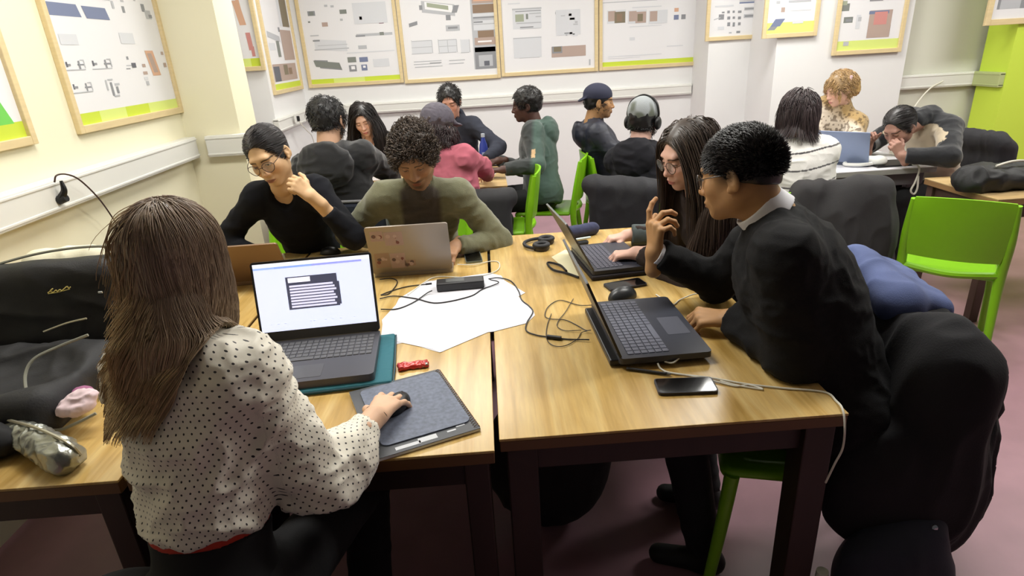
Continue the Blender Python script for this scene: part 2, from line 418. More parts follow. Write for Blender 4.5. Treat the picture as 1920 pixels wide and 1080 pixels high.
# poster in the shadowed recess, faces the camera
def bp(label,px0,px1,y,z,h,marks,band=None,fw=.032,pyb=150):
    a=P(px0,pyb,y=y)[0]; b_=P(px1,pyb,y=y)[0]; return poster(label,((a+b_)/2,y,z),b_-a,h,0,marks,band=band,fw=fw)
bp('narrow framed poster with orange and pink shapes beside the cream pilaster',418,494,5.30,1.535,1.0,[('o',.58,.33,.78,.52,-.1),('o',.62,.44,.72,.62,-.05),('r',.72,.13,.86,.27,-.02),('r',.78,.08,.88,.16),('m',.38,.14,.46,.3),('g',.40,.20,.46,.25),('n',.1,.4,.2,.6)],('Y',.065,('y',.7,1)),pyb=100)
ya=P(506,178,z=ZB)[1]
poster('framed poster on the receding corner wall with small photo strip',(-1.75,(5.36+6.24)/2,ZB),.86,1.0,RL,[('l',.60,.55,.98,.98),('k',.70,.55,.95,.95),('n',.55,.25,.95,.52),('m',.1,.45,.5,.50,.0,-.04),('s',.35,.28,.45,.42),('l',.1,.34,.3,.4),('n',.08,.07,.92,.22),('d',.1,.07,.3,.20),('k',.45,.12,.6,.21),('t',.62,.12,.75,.18),('g',.5,.5,.56,.54)],'framed project posters on the walls',band=('Y',.05,('y',.05,1)))
def photo(x0,y0,x1,y1,ks='tkn'):
    w=x1-x0; h=y1-y0; return [('l',x0,y0,x1,y1),(ks[0],x0+.45*w,y0+.08*h,x1,y0+.7*h),(ks[1],x0+.55*w,y0+.05*h,x0+.85*w,y0+.5*h),(ks[2],x0,y0+.3*h,x0+.3*w,y0+.9*h)]
m=pm([('g',577,21,591,30),('s',580,22,588,29),('s',637,18,650,26),('n',604,42,615,50),('s',578,40,582,43),('m',638,35,643,39),('m',608,9,614,13),('m',620,10,626,14)])
m+=pm([('l',662,4,725,44),('m',667,14,690,16),('g',665,9,672,15),('g',681,8,687,14),('d',685,13,697,22),('B',692,20,704,32),('g',697,6,704,12),('w',699,8,703,10),('g',706,13,717,21),('w',708,15,715,18),('p',710,30,719,44),('m',676,33,684,42),('s',674,31,679,37)])
m+=pm([('m',668,62,736,67),('g',667,66,685,69),('s',712,60,720,66),('m',672,85,688,92),('l',650,96,740,98),('l',700,110,730,125)])
m+=[('P','l',590,72,650,92,.0,-.03)]+pm([('m',582,66,598,68),('g',587,75,600,78),('m',590,91,655,93),('m',596,84,652,85)])
m+=[('P','s',592,112,640,124,-.02,-.035),('P','g',600,116,641,127,-.02,-.03),('P','g',590,112,615,119,-.0,-.01),('P','d',612,118,626,122),('P','b',626,122,638,128)]+pm([('s',652,107,668,117),('b',674,107,690,116),('g',655,122,669,134),('w',659,124,666,130),('b',678,121,689,132),('w',681,123,686,127)])
YW=6.30
bp('framed poster with small blue and purple diagram above the black hoodie man',578,757.5,YW,ZB,1.0,m,('Y',.045,('y',0,.25),('y',.6,1)))
m=[('P','m',790,0,852,22,.0,-.05),('P','w',796,2,848,16,0,-.045),('P','e',800,4,840,12,0,-.04),('P','g',786,10,792,19),('P','g',836,28,845,38),('P','g',846,10,856,24,.03),('P','g',767,44,783,51,.0,.02)]+pm([('m',836,47,862,58),('g',840,50,858,54)])
for a,b_,c1,d1 in ((772,76,810,100),(822,74,856,98),(864,74,880,98)): m+=[('P','l',a,b_,c1,d1)]+pm([('m',a,b_,c1,b_+1.5),('m',a,(b_+d1)/2,c1,(b_+d1)/2+1.2),('m',a,d1,c1,d1+1.2),('m',a,b_,a+1.2,d1),('m',(a+c1)/2,b_,(a+c1)/2+1.2,d1),('m',c1,b_,c1+1.2,d1)])
m+=pm([('m',776,114,828,115.5),('m',776,119,826,120.5),('g',806,117,828,118.5),('m',778,124,830,125.5),('m',842,112,872,113.5),('m',842,118,870,119.5)])
m+=pm([('m',884,-40,929,129),('n',884,-6,927,6),('o',887,-2,922,2),('t',886,8,926,24),('l',886,25,927,31),('g',887,31,927,34),('l',888,38,926,44),('g',888,40,905,43),('l',888,46,928,56),('t',896,57,926,70),('n',890,70,929,84),('w',896,76,922,79),('s',890,88,929,97),('g',891,97,930,129),('m',898,103,924,124),('d',908,114,918,123)])
bp('framed poster with floor plans and a tall strip of photos on its right',759,939.5,YW,ZB-.01,1.0,m)
m=[('P','l',961,16,1015,54,-.0)]+pm([('m',960,15,1015,18),('g',966,20,1014,21.5),('e',966,27,982,41),('s',986,26,990,36),('m',992,24,1014,26),('m',968,42,1014,44),('g',975,50,1000,52),('m',975,53,1014,54),('m',1004,30,1014,32)])
m+=[('P','l',963,70,1015,108)]+pm([('m',962,70,1015,72),('m',966,76,1014,77),('g',970,75,980,77),('m',974,107,1012,108.5),('m',963,72,965,90),('m',974,90,976,108),('m',1013,71,1015,106),('m',988,80,990,106),('g',1005,92,1014,94),('g',1005,103,1014,105)])
m+=[('P','l',1042,18,1088,66)]+[('P',R_.choice('mlgnm'),1042+x,16+y,1042+x+R_.uniform(3,10),16+y+R_.uniform(1.5,5)) for x,y in [(R_.uniform(0,36),R_.uniform(2,48)) for _ in range(46)]]+pm([('g',1041,22,1046,27)])
m+=pm([('n',1034,86,1098,106),('g',1035,87,1054,100),('k',1038,88,1052,97),('w',1056,86,1064,95),('t',1060,92,1070,103),('w',1070,87,1078,94),('r',1080,86,1097,102),('p',1083,90,1093,98),('g',1046,98,1060,103),('m',1104,111,1107,122),('l',952,6,975,8)])
bp('framed poster with four pale plan drawings and a strip of pinkish photos',941,1121,YW,ZB+.0,1.0,m)
m=pm([('m',1130,2,1232,3.5)])
for a,k1,k2 in ((1138,'k','t'),(1177,'n','k'),(1216,'k','n')): m+=pm([('l',a,19,a+35,44),('n',a+2,21,a+16,40),(k1,a+14,22,a+34,43),(k2,a+18,26,a+28,40)])
m+=pm([('o',1264,15,1272,22),('b',1263,28,1272,37),('g',1277,27,1285,36),('l',1180,48,1240,49.5),('l',1140,103,1240,104.5),('l',1250,85,1280,87),('l',1185,12,1240,14),('l',1180,70,1190,76),('l',1140,108,1200,109)])
bp('framed poster with a row of three brown photos above the cap wearer',1123,1304,YW,ZB,1.0,m,('y',.045))
m=[('P','g',1347,27,1357,37),('P','m',1338,36,1350,38,0,.02),('P','g',1353,22,1358,25)]+pm([('b',1386,3,1424,6),('m',1386,0,1424,2),('m',1395,13,1426,19),('g',1396,15,1425,17),('m',1394,26,1426,33),('g',1396,28,1425,31),('l',1340,10,1375,13),('l',1345,50,1357,56),('m',1366,60,1371,63),('g',1380,58,1387,62),('l',1412,42,1422,50)])
m+=pm([('g',1363+10*i,20+11*j,1363+10*i+R_.uniform(4,7),20+11*j+R_.uniform(4,8)) for i in range(3) for j in range(3)])
bp('framed poster with grey dot matrix diagrams over the lit laptop',1322,1440,5.88,1.552,.9,m,pyb=60)
bp('small framed poster with a slanted grey phone shape and green strip',1428,1530,5.34,1.551,.9,[('P','g',1438,44,1452,57,.12),('P','b',1444,36,1462,50,.10)]+pm([('n',1464,14,1471,23),('m',1478,0,1520,4),('l',1480,18,1520,20),('m',1455,2,1462,7),('l',1485,38,1505,44)]),('Y',.10),pyb=60)
m=pm([('s',1575,7,1592,21),('e',1574,2,1588,10),('s',1581,32,1598,43),('g',1585,36,1596,41),('l',1604,28,1612,54),('m',1608,32,1614,40),('m',1580,78,1590,86),('g',1630,-2,1655,2)])
m+=pm([('n',1627,19,1669,70),('b',1629,20,1666,26),('r',1638,22,1662,46),('o',1640,24,1648,31),('w',1641,21,1646,30),('s',1626,48,1667,70),('k',1640,38,1652,60),('t',1650,30,1664,48),('g',1630,54,1645,66),('e',1648,56,1664,68)])
bp('framed poster with a square reddish and green photo above the leopard coat',1558,1686,5.34,1.385,.95,m,('Y',.085),pyb=100)
gp=poster('white bordered framed picture hanging on the lime green wall',(P(1842,48,y=5.09)[0]+.42,5.09,1.552),.84,.8,0,[('g',.05,.10,.38,.95),('g',.43,.10,.75,.95),('g',.80,.10,.97,.95),('m',.08,.1,.3,.3),('d',.1,.5,.3,.9)],fw=.045,vf=.045)
# ---------------------------------------------------------------- tables
topm=wood('table_wood',(.70,.555,.28),(.83,.69,.42),(.89,.775,.53),'Y',.27)
darkm=mat('table_dark_wood',(.17,.10,.07),.5,var=.2,scale=20,stretch=(1,1,.2))
edgem=mat('table_edge',(.40,.27,.13),.45)
def table(label,x0,x1,y0,y1,z=.75,tm=topm,em=edgem,lm=darkm,group=None,leg=.06,th=.03,apron=True,name='work_table',inset=.015):
    cx,cy=(x0+x1)/2,(y0+y1)/2; t=thing(name,label,'table',(cx,cy,0),0,group); w=x1-x0; d=y1-y0
    MB().box((0,0,z-.0035),(w,d,.007),b=.0015).build('tabletop',tm,t)
    MB().box((0,0,z-.007-th/2),(w-.002,d-.002,th),b=.002).build('edge_band',em,t)
    if apron:
        a=MB()
        for sx,sy,lx,ly in ((0,-1,w-.12,.02),(0,1,w-.12,.02),(-1,0,.02,d-.12),(1,0,.02,d-.12)):
            a.box((sx*(w/2-.045),sy*(d/2-.045),z-th-.007-.04),(lx,ly,.08),b=.002)
        a.build('apron',lm,t)
    for sx in (-1,1):
        for sy in (-1,1):
            MB().box((sx*(w/2-leg/2-inset),sy*(d/2-leg/2-inset),(z-th-.007)/2),(leg,leg,z-th-.007),b=.004).build('leg',lm,t)
    return t
TZ=.75
table('yellow wood table on the right of the seam, with the open dark laptop',-.018,.815,1.180,2.82,leg=.075)
table('yellow wood table in the middle with the white paper sheets',-.862,-.030,1.140,2.80,leg=.06)
table('yellow wood table at the far left under the black bag',-1.70,-.874,1.135,2.78,leg=.06)
btop=wood('back_table_wood',(.72,.60,.40),(.80,.68,.48),(.84,.73,.54),'X',.4)
table('smaller beige topped table at the back with the blue bottle',-1.45,.12,3.97,4.80,.75,btop,mat('back_edge',(.55,.42,.27),.5),mat('back_leg',(.30,.22,.18),.6),leg=.05)
wtop=mat('white_tabletop',(.90,.90,.92),.4)
table('white topped table with grey edge at the back right',1.25,2.86,3.72,4.62,.75,wtop,mat('grey_edge',(.62,.62,.60),.5),mat('grey_leg',(.36,.35,.36),.5,metal=.2),leg=.045,inset=.08)
table('wooden table at the right edge of the room carrying the black bag',2.66,3.7,2.98,3.55,.72,btop,mat('back_edge'),mat('back_leg'),leg=.05)
# ---------------------------------------------------------------- chairs
greenm=mat('green_plastic',(.51,.75,.11),.35,spec=.5,var=.03,scale=8)
def chair(label,x,y,face,group='green plastic chairs'):
    t=thing('plastic_chair',label,'chair',(x,y,0),math.radians(face-90),group); m=greenm   # local +y = facing
    s=SDF(); s.box((0,0,.445),(.20,.20,.014),.014,.01); s.box((0,.01,.462),(.15,.15,.012),.03,.01,op='-'); s.cap((-.17,.20,.435),(.17,.20,.435),.016,k=.02)
    V,F=s.mesh(.008); mk('seat',relax(V,F,1),F,m,t)
    # backrest: slightly curved panel between two posts
    n=13; b=MB(); V=[];F=[]
    def row(z,hw):
        return [(-hw+2*hw*i/(n-1), -.225-.13*(z-.45)-.035*(1-((i-(n-1)/2)/((n-1)/2))**2), z+(.012*(1-((i-(n-1)/2)/((n-1)/2))**2) if z>.8 else 0)) for i in range(n)]
    zs=[.54,.58,.64,.70,.76,.81,.835]; hw=[.185,.19,.195,.2,.2,.2,.19]
    for th in (0,.014):
        for z,h in zip(zs,hw): V+=[(x_,y_-th,z_) for x_,y_,z_ in row(z,h)]
    r=len(zs)
    for k in range(2):
        for j in range(r-1):
            for i in range(n-1):
                a=k*r*n+j*n+i; q=[a,a+1,a+n+1,a+n]; F.append(q if k else q[::-1])
    o=r*n
    for i in range(n-1): F.append([i,i+1,o+i+1,o+i]); F.append([(r-1)*n+i+1,(r-1)*n+i,o+(r-1)*n+i,o+(r-1)*n+i+1])
    for j in range(r-1): F.append([j*n+n,j*n,o+j*n,o+j*n+n][::1]); F.append([j*n+n-1,j*n+2*n-1,o+j*n+2*n-1,o+j*n+n-1])
    b.add(V,F); b.build('backrest',m,t,True)
    rl=MB(); rl.tube([(-.19,-.225,.475),(0,-.262,.465),(.19,-.225,.475)],.017,8); rl.build('rear_rail',m,t,True)
    for g in (-1,1):
        # rear leg continues as the backrest post, front leg under the seat
        MB().tube([(g*.215,-.285,.0),(g*.205,-.245,.25),(g*.200,-.222,.45),(g*.203,-.248,.65),(g*.196,-.276,.825)],.02,10,rad=[.016,.020,.023,.021,.014]).build('leg',m,t,True)
        MB().tube([(g*.215,.235,.0),(g*.205,.205,.25),(g*.19,.185,.44)],.02,10,rad=[.016,.019,.022]).build('leg',m,t,True)
    return t
# ---------------------------------------------------------------- people
U=A(0,0,1)
def headframe(yaw,pitch=0,roll=0):
    """yaw: direction faced, degrees counter-clockwise from +x; pitch: chin down; roll: top of head towards own right"""
    y,p,r=map(math.radians,(yaw,pitch,roll))
    f=A(math.cos(y)*math.cos(p),math.sin(y)*math.cos(p),-math.sin(p))
    x=nrm(np.cross(f,U)); z=np.cross(x,f)
    x2=x*math.cos(r)-z*math.sin(r); z2=z*math.cos(r)+x*math.sin(r)
    return np.stack([x2,f,z2],1)      # columns
CRC=A(0,-.018,.032); CRR=A(.075,.096,.084)
def head_sdf(fem=False,ears=True,nose=1.,wide=1.):
    s=SDF(); j=.9 if fem else 1.
    s.ell((0,-.018,.030),(.073*wide,.094,.082),.02)
    s.ell((0,.026,-.022),(.060*wide,.060,.083),.03)
    s.ell((0,.034,-.066),(.047*j,.048,.040),.03)
    s.ell((0,.070,-.096),(.020*j,.017,.016),.03)
    for g in (-1,1):
        s.ell((g*.046*j,.006,-.058),(.018,.025,.026),.035)
        s.ell((g*.038,.056,-.026),(.022,.022,.020),.03)
    s.cap((-.032,.077,.024),(.032,.077,.024),.0105,k=.02)
    for g in (-1,1): s.ell((g*.031,.094,.0),(.017,.014,.0125),.014,op='-')
    s.cap((0,.083,.010),(0,.100,-.030),.0075,.0115*nose,k=.016)
    s.ell((0,.103*1.0,-.033),(.0105*nose,.0105,.0095),.008)
    for g in (-1,1):
        s.ell((g*.0125*nose,.092,-.037),(.0075,.009,.007),.008)
        s.ell((g*.0305,.0725,0),(.0148,.0148,.0135),.004)
    s.ell((0,.082,-.062),(.026,.014,.014),.015)
    s.ell((0,.0935,-.0625),(.0205,.0075,.0052),.005)
    s.ell((0,.0925,-.0725),(.0175,.0085,.0062),.0035)
    if ears:
        for g in (-1,1):
            R=rotm(0,0,g*.35)@rotm(-.2,0,0)
            s.ell((g*.080,-.008,-.010),(.0075,.018,.031),.006,R)
            s.ell((g*.087,-.004,-.004),(.005,.009,.016),.004,R,op='-')
            s.ell((g*.078,.002,-.034),(.006,.009,.010),.006)
    return s
def skincols(p,skin,lip,brow,beard=0.,eye=1.,gaze=0.,smile=0.,hairc=None,shave=None):
    """skin tint, lips, brows and eyes in head coordinates"""
    sk=A(*lin(skin)); C=np.tile(sk,(len(p),1)); x,y,z=p[:,0],p[:,1],p[:,2]; ax=np.abs(x)
    def mix(C,c,w): w=np.clip(w,0,1)[:,None]; return C*(1-w)+A(*c)*w
    fr=(y>.045)
    C=mix(C,sk*A(1.08,.84,.80),.5*np.exp(-(((ax-.038)/.02)**2+((z+.03)/.018)**2))*fr)
    C=mix(C,sk*A(1.05,.82,.80),.45*np.exp(-((x/.014)**2+((z+.033)/.012)**2))*fr)
    C=mix(C,sk*A(.74,.66,.64),.45*np.exp(-(((ax-.031)/.017)**2+((z+.004)/.012)**2))*fr)
    if beard:
        b=((z<-.045)&(y>-.02)&(z>-.125)).astype(float)*np.clip((-.040-z)/.02,0,1)*np.clip((y+.02)/.03,0,1)
        mous=np.exp(-((x/.026)**2+((z+.054)/.0055)**2))*fr
        chin=np.exp(-((x/.02)**2+((z+.093)/.014)**2))*fr
        C=mix(C,lin(brow),beard*np.clip(.42*b+.9*mous+.75*chin,0,1))
    zc=z+.0675-smile*6*ax*ax
    C=mix(C,lin(lip),np.clip((1-((x/.0235)**2+(zc/.0085)**2))*4,0,1)*(y>.078))
    C=mix(C,sk*.30,np.clip(1.6-np.abs(zc+.0005)/.0016,0,1)*.8*(ax<.022)*(y>.078))
    C=mix(C,sk*.35,np.exp(-(((ax-.0068)/.003)**2+((z+.0415)/.0028)**2))*(y>.088)*.8)
    xe=ax-.0305; ho=.0052*eye
    if eye>.05:
        e=np.clip((1-((xe/.0135)**2+((z+.0005)/ho)**2))*5,0,1)*(y>.06)
        C=mix(C,(.62,.60,.58),e)
        C=mix(C,(.03,.018,.012),e*np.clip((1-(((x-np.sign(x)*.0305-gaze)/.0060)**2+((z+.001)/.0060)**2))*5,0,1))
    up=z-(ho*.9-(xe/.0135)**2*ho*.9)
    C=mix(C,(.02,.012,.01),np.exp(-((up+.0004)/.0018)**2)*(np.abs(xe)<.0145)*(y>.058)*.9)
    bz=z-(.0225-((ax-.030)/.024)**2*.005); C=mix(C,lin(brow),np.exp(-((bz/.0036)**2)**1.5)*(ax>.011)*(ax<.053)*(y>.04)*.92)
    if shave:   # very short clipped hair on the sides
        w=np.clip((z+.030+.25*np.maximum(y,0))/.03,0,1)*np.clip((.045-y)/.03,0,1); C=mix(C,lin(shave),w*.75)
    return C
HANDS={'type':dict(curl=(35,32,18),spread=5,th=(25,18)),'flat':dict(curl=(8,10,6),spread=8,th=(8,8)),'mouse':dict(curl=(14,20,14),spread=9,th=(12,14)),
  'fist':dict(curl=(62,70,40),spread=2,th=(40,30)),'pinch':dict(curl=(48,50,28),spread=3,th=(28,24)),'gesture':dict(curl=(14,34,26),spread=8,th=(15,22),per=((4,24,20),(46,36,28),(58,40,28),(66,40,28))),
  'cheek':dict(curl=(50,62,42),spread=3,th=(20,25)),'relax':dict(curl=(22,26,18),spread=5,th=(15,15))}
def hand_sdf(wr,dirn,dors,side,kind,scale=1.,k=.006):
    """side +1: a right hand. wr wrist, dirn along the fingers, dors out of the back of the hand"""
    y=nrm(dirn); z=nrm(np.asarray(dors)-y*np.dot(dors,y)); x=np.cross(y,z)   # x: to the right when seen from the back
    sgn=-side   # thumb on the left of a right hand seen from its back
    B=np.stack([x*sgn,y,z],1)
    g=HANDS[kind]; s=SDF(); S=scale
    W=lambda q: wr+B@(np.asarray(q,float)*S)
    s.cap(W((0,-.055,-.001)),W((0,.0,-.001)),.0255*S,.024*S,k=.012)
    s.ell(W((0,.020,-.003)),A(.030,.03,.0155)*S,.014,B)
    mx=(.029,.0100,-.0090,-.0265); my=(.083,.088,.084,.075)
    L=((.041,.025,.019),(.045,.029,.020),(.041,.027,.019),(.032,.020,.017))
    for i in range(4):
        m=A(mx[i],my[i],.001-(.003 if i==3 else 0))
        s.cap(W((mx[i]*.55,.018,-.003)),W(m),.0125*S,.0112*S,k=.012)
        cu=g['per'][i] if 'per' in g else g['curl']; a=0; sp=math.radians(g['spread'])*(1.5-i)
        p=m; r0=.0096-(.0012 if i==3 else 0)
        for j in range(3):
            a+=math.radians(cu[j]*(1+.06*i)); d=A(math.sin(sp)*math.cos(a),math.cos(sp)*math.cos(a),-math.sin(a))
            q=p+d*L[i][j]; s.cap(W(p),W(q),(r0-.0009*j)*S,(r0-.0009*(j+1))*S,k=.0035 if j else .006); p=q
    s.cap(W((.012,.022,-.008)),W((.024,.058,-.007)),.0135*S,.0125*S,k=.012)
    t1,t2=map(math.radians,g['th']); p=A(.022,.030,-.009); aa=math.radians(42)
    L3=(.036,.031,.025); rr=(.0125,.0108,.0098,.0085); a=0
    for j in range(3):
        if j: a+= t1 if j==1 else t2
        d=nrm(A(math.sin(aa-a*.6),math.cos(aa-a*.6),-.25-math.sin(a)*.8)); q=p+d*L3[j]
        s.cap(W(p),W(q),rr[j]*S,rr[j+1]*S,k=.007); p=q
    return s,W
def ik(sh,wr,l1,l2,pole):
    d=wr-sh; L=np.linalg.norm(d); L=min(L,(l1+l2)*.995); u=nrm(d)
    a=(l1*l1-l2*l2+L*L)/(2*L); h=math.sqrt(max(l1*l1-a*a,1e-6)); pv=A(*pole); pv=nrm(pv-u*pv.dot(u))
    return sh+u*a+pv*h
class Sk: pass
def sit(x,y,face,z=.58,lean=10,side=0,twist=0,sc=1.,sw=.175,head=None,hz=None,neck=None,knee=0.,feet=None,legsp=.10):
    """seated skeleton. face: degrees ccw from +x; lean: forward bend"""
    k=Sk(); a=math.radians(face); k.F=A(math.cos(a),math.sin(a),0); k.R=A(math.sin(a),-math.cos(a),0); l=math.radians(lean)
    sd=math.radians(side)
    k.pel=A(x,y,z); k.ax=nrm(k.F*math.sin(l)+U*math.cos(l)*math.cos(sd)+k.R*math.sin(sd))
    k.sc=sc; k.neck=k.pel+k.ax*.505*sc if neck is None else A(*neck)
    if neck is not None: k.ax=nrm(k.neck-k.pel)
    tw=a+math.radians(twist); k.R2=nrm(A(math.sin(tw),-math.cos(tw),0)); k.R2=nrm(k.R2-k.ax*k.R2.dot(k.ax)); k.F2=np.cross(k.ax,k.R2)
    if k.F2.dot(k.F)<0: k.F2=-k.F2
    k.R1=nrm(k.R-k.ax*k.R.dot(k.ax))
    k.sh={1:k.neck-k.ax*.055*sc+k.R2*sw*sc,-1:k.neck-k.ax*.055*sc-k.R2*sw*sc}
    k.hip={g:k.pel+k.R*.085*g*sc-U*.02 for g in (1,-1)}
    k.kn={g:k.hip[g]+k.F*.42*sc+k.R*g*.06+U*(-.03+knee) for g in (1,-1)}
    k.an={g:A(k.kn[g][0],k.kn[g][1],.09)-k.F*legsp for g in (1,-1)}
    k.head=None
    return k
def fr(R,F,Ax): return np.stack([R,F,Ax],1)
def torso(s,k,w=1.,t=0.,bulk=1.,kk=.06):
    sc=k.sc; Rt=fr(k.R1,np.cross(k.ax,k.R1),k.ax); R2=fr(k.R2,np.cross(k.ax,k.R2),k.ax); p=k.pel; L=np.linalg.norm(k.neck-k.pel)
    s.ell(p+k.ax*.0*L,A(.165*w,.125,.13)*sc*bulk+t,kk,Rt)
    s.ell(p+k.ax*.36*L,A(.142*w,.108,.16)*sc*bulk+t,kk,Rt)
    s.ell(p+k.ax*.66*L,A(.158*w,.112,.15)*sc*bulk+t,kk,R2)
    i=.80
    a,b=[k.neck-k.ax*.062*sc+(k.sh[g]-(k.neck-k.ax*.055*sc))*i for g in (1,-1)]
    s.cap(a,b,.055*sc+t,k=kk)
    for q in (a,b): s.cap(k.neck-k.ax*.005,q,.042*sc+t,.052*sc+t,k=.045)
def mesh_sdf(s,vx,it=1):
    V,F=s.mesh(vx); 
    if it: V=relax(V,F,it)
    return V,F
def hairtubes(pts,r,cols,tip=.35,seg=3):
    """pts (n,steps,3) -> tubes"""
    n,m,_=pts.shape; t=np.gradient(pts,axis=1); t/=np.linalg.norm(t,axis=2)[...,None]+1e-9
    ref=np.tile(A(.31,.57,.76),(n,m,1)); u=np.cross(t,ref); u/=np.linalg.norm(u,axis=2)[...,None]+1e-9; w=np.cross(t,u)
    rad=(r if np.isscalar(r) else r[:,None])*np.interp(np.linspace(0,1,m),[0,.1,.6,1],[.8,1,.9,tip])[None,:]
    V=np.stack([pts+rad[...,None]*(math.cos(a)*u+math.sin(a)*w) for a in np.arange(seg)*2*math.pi/seg],2).reshape(-1,3)
    b=(np.arange(n)[:,None,None]*m+np.arange(m-1)[None,:,None])*seg; kk=np.arange(seg)[None,None,:]; k2=(kk+1)%seg
    F=np.stack([b+kk,b+k2,b+seg+k2,b+seg+kk],-1).reshape(-1,4)
    return V,F,np.repeat(cols.reshape(-1,3),seg,0)
def grow(H,c,n,steps,step,keep,comb,coll,grav=.25,lift=.3,thick=.012,curl=0.,cwl=.03,noise=.15,seed=1,jit=.3,clump=0):
    r=np.random.default_rng(seed); u=r.normal(size=(n*3,3)); u/=np.linalg.norm(u,axis=1)[:,None]
    p=CRC+u*(CRR+.002); m=keep(p); p=p[m][:n]; u=u[m][:n]; n=len(p)
    nw=(u/CRR); nw/=np.linalg.norm(nw,axis=1)[:,None]; nw=nw@H.T; x=p@H.T+c
    off=.002+thick*r.random(n)**.7; d=nw*lift+comb(p)@H.T+r.normal(size=(n,3))*.08; d/=np.linalg.norm(d,axis=1)[:,None]+1e-9
    out=[x.copy()]; ln=1-jit*r.random(n)
    for i in range(steps-1):
        cb=comb((x-c)@H)@H.T
        nz=np.stack([vnoise(x*14+q*9,seed+q) for q in range(3)],1)
        d=d*.55+cb*.3*max(0,1-i/steps*1.6)+A(0,0,-grav)+nz*noise; d/=np.linalg.norm(d,axis=1)[:,None]+1e-9
        x=x+d*(step*ln)[:,None]
        for _ in range(2):
            s0=coll.ev(x); o=np.minimum(off,.002+off*(i+1)/3) ; bad=s0<o
            if not bad.any(): break
            xb=x[bad]; e=.004; g=np.stack([coll.ev(xb+A(*(e if q==k else 0 for k in range(3))))-s0[bad] for q in range(3)],1)
            g/=np.linalg.norm(g,axis=1)[:,None]+1e-9; x[bad]=xb+g*(o[bad]-s0[bad])[:,None]
        out.append(x.copy())
    pts=np.stack(out,1)
    if curl:
        t=np.gradient(pts,axis=1); t/=np.linalg.norm(t,axis=2)[...,None]+1e-9; a=np.cross(t,A(.3,.5,.8)); a/=np.linalg.norm(a,axis=2)[...,None]+1e-9; b=np.cross(t,a)
        s=np.arange(steps)[None,:]*step*ln[:,None]; ph=r.random(n)[:,None]*6.28+s*6.28/cwl; w=np.clip(np.arange(steps)/3,0,1)[None,:,None]
        pts=pts+(a*np.cos(ph)[...,None]+b*np.sin(ph)[...,None])*curl*w
    return pts
def head_coll(H,c):
    s=SDF(); s.ell(c+H@A(0,-.018,.030),(.075,.096,.084),.02,H); s.ell(c+H@A(0,.026,-.022),(.062,.062,.083),.02,H)
    s.cap(c+H@A(0,-.03,-.05),c+H@A(0,-.055,-.15),.055,k=.02); return s
def above(p,lowb=-.055,face=1.):
    x,y,z=p[:,0],p[:,1],p[:,2]
    return (((x/.066)**2+((y-.100)/.072)**2+((z+.022)/(.100*face))**2)>1)&(z>lowb+.45*np.maximum(y+.02,0))
HAIRM=lambda: mat('hair',(.2,.15,.1),.42,attr=True,spec=.6)
SKINM=lambda: mat('skin',(.8,.6,.5),.5,attr=True,spec=.35,bump=.15,bscale=400)
def haircol(base,n,m,tipc=None,var=.25,seed=0):
    r=np.random.default_rng(seed); b=A(*lin(base)); t=A(*lin(tipc)) if tipc else b
    w=np.linspace(0,1,m)[None,:,None]**1.6; c=b*(1-w)+t*w; f=1+var*(r.random((n,1,1))*2-1)*1.6
    return np.clip(c*f,0,1)
def cap_hair(H,c,t,col,lowb=-.055,face=1.,amp=.004,sc=40,seed=0,vx=.004,ext=None):
    s=SDF(); s.ell((0,-.020,.032),(.074+t,.095+t,.084+t),.01)
    s.ell((0,-.05,-.02),(.062+t*.6,.05+t*.8,.055),.03)
    if ext: ext(s)
    s.ell((0,.100,-.020),(.069,.074,.098*face),.006,op='-')
    s.plane((0,0,lowb),(0,-.35,1),.006)
    for g in (-1,1): s.ell((g*.085,-.002,-.018),(.022,.020,.030),.006,op='-')
    V,F=s.mesh(vx); V=relax(V,F,1); N=vnormals(V,F)
    V=V+N*(amp*vnoise(V*sc,seed))[:,None]
    cols=A(*lin(col))*(1+.25*vnoise(V*A(60,60,25),seed+5))[:,None]
    return V@H.T+c,F,np.clip(cols,0,1)
def eyeglasses(H,c,m,par,loc,r=(.0235,.020),rim=.0013,lens=True):
    b=MB()
    for g in (-1,1):
        a=np.linspace(0,2*math.pi,20,endpoint=False); ring=[(g*.034+r[0]*math.cos(t)*(1-.12*(math.sin(t)<0)),.101-.25*abs(r[0]*math.cos(t))*(1 if g*math.cos(t)>0 else -.2),-.004+r[1]*math.sin(t)) for t in a]
        b.tube(np.array(ring)@H.T+c,rim,6,True,sm=2)
        b.tube(np.array([(g*(.034+r[0]),.095,.002),(g*.076,.055,.006),(g*.083,.0,.005),(g*.084,-.018,-.008)])@H.T+c,rim,6,sm=4)
    b.tube(np.array([(-.011,.100,.0),(0,.106,.003),(.011,.100,.0)])@H.T+c,rim,6,sm=3)
    o=b.build('glasses',m,par,True,loc)
    if lens:
        lm=mat('lens_glass',(.85,.9,.95),.03,alpha=.10,spec=.8)
        for g in (-1,1):
            q=MB(); a=np.linspace(0,2*math.pi,20,endpoint=False)
            poly=[(g*.034+r[0]*.96*math.cos(t),-.004+r[1]*.96*math.sin(t)) for t in a]
            n=len(poly); V=[(x,.0985,z) for x,z in poly]+[(x,.0995,z) for x,z in poly]
            F=[list(range(n))[::-1],list(range(n,2*n))]+[[i,(i+1)%n,n+(i+1)%n,n+i] for i in range(n)]
            q.add(np.array(V)@H.T+c,F); ln=q.build('lens',lm,o,False,loc)
    return o
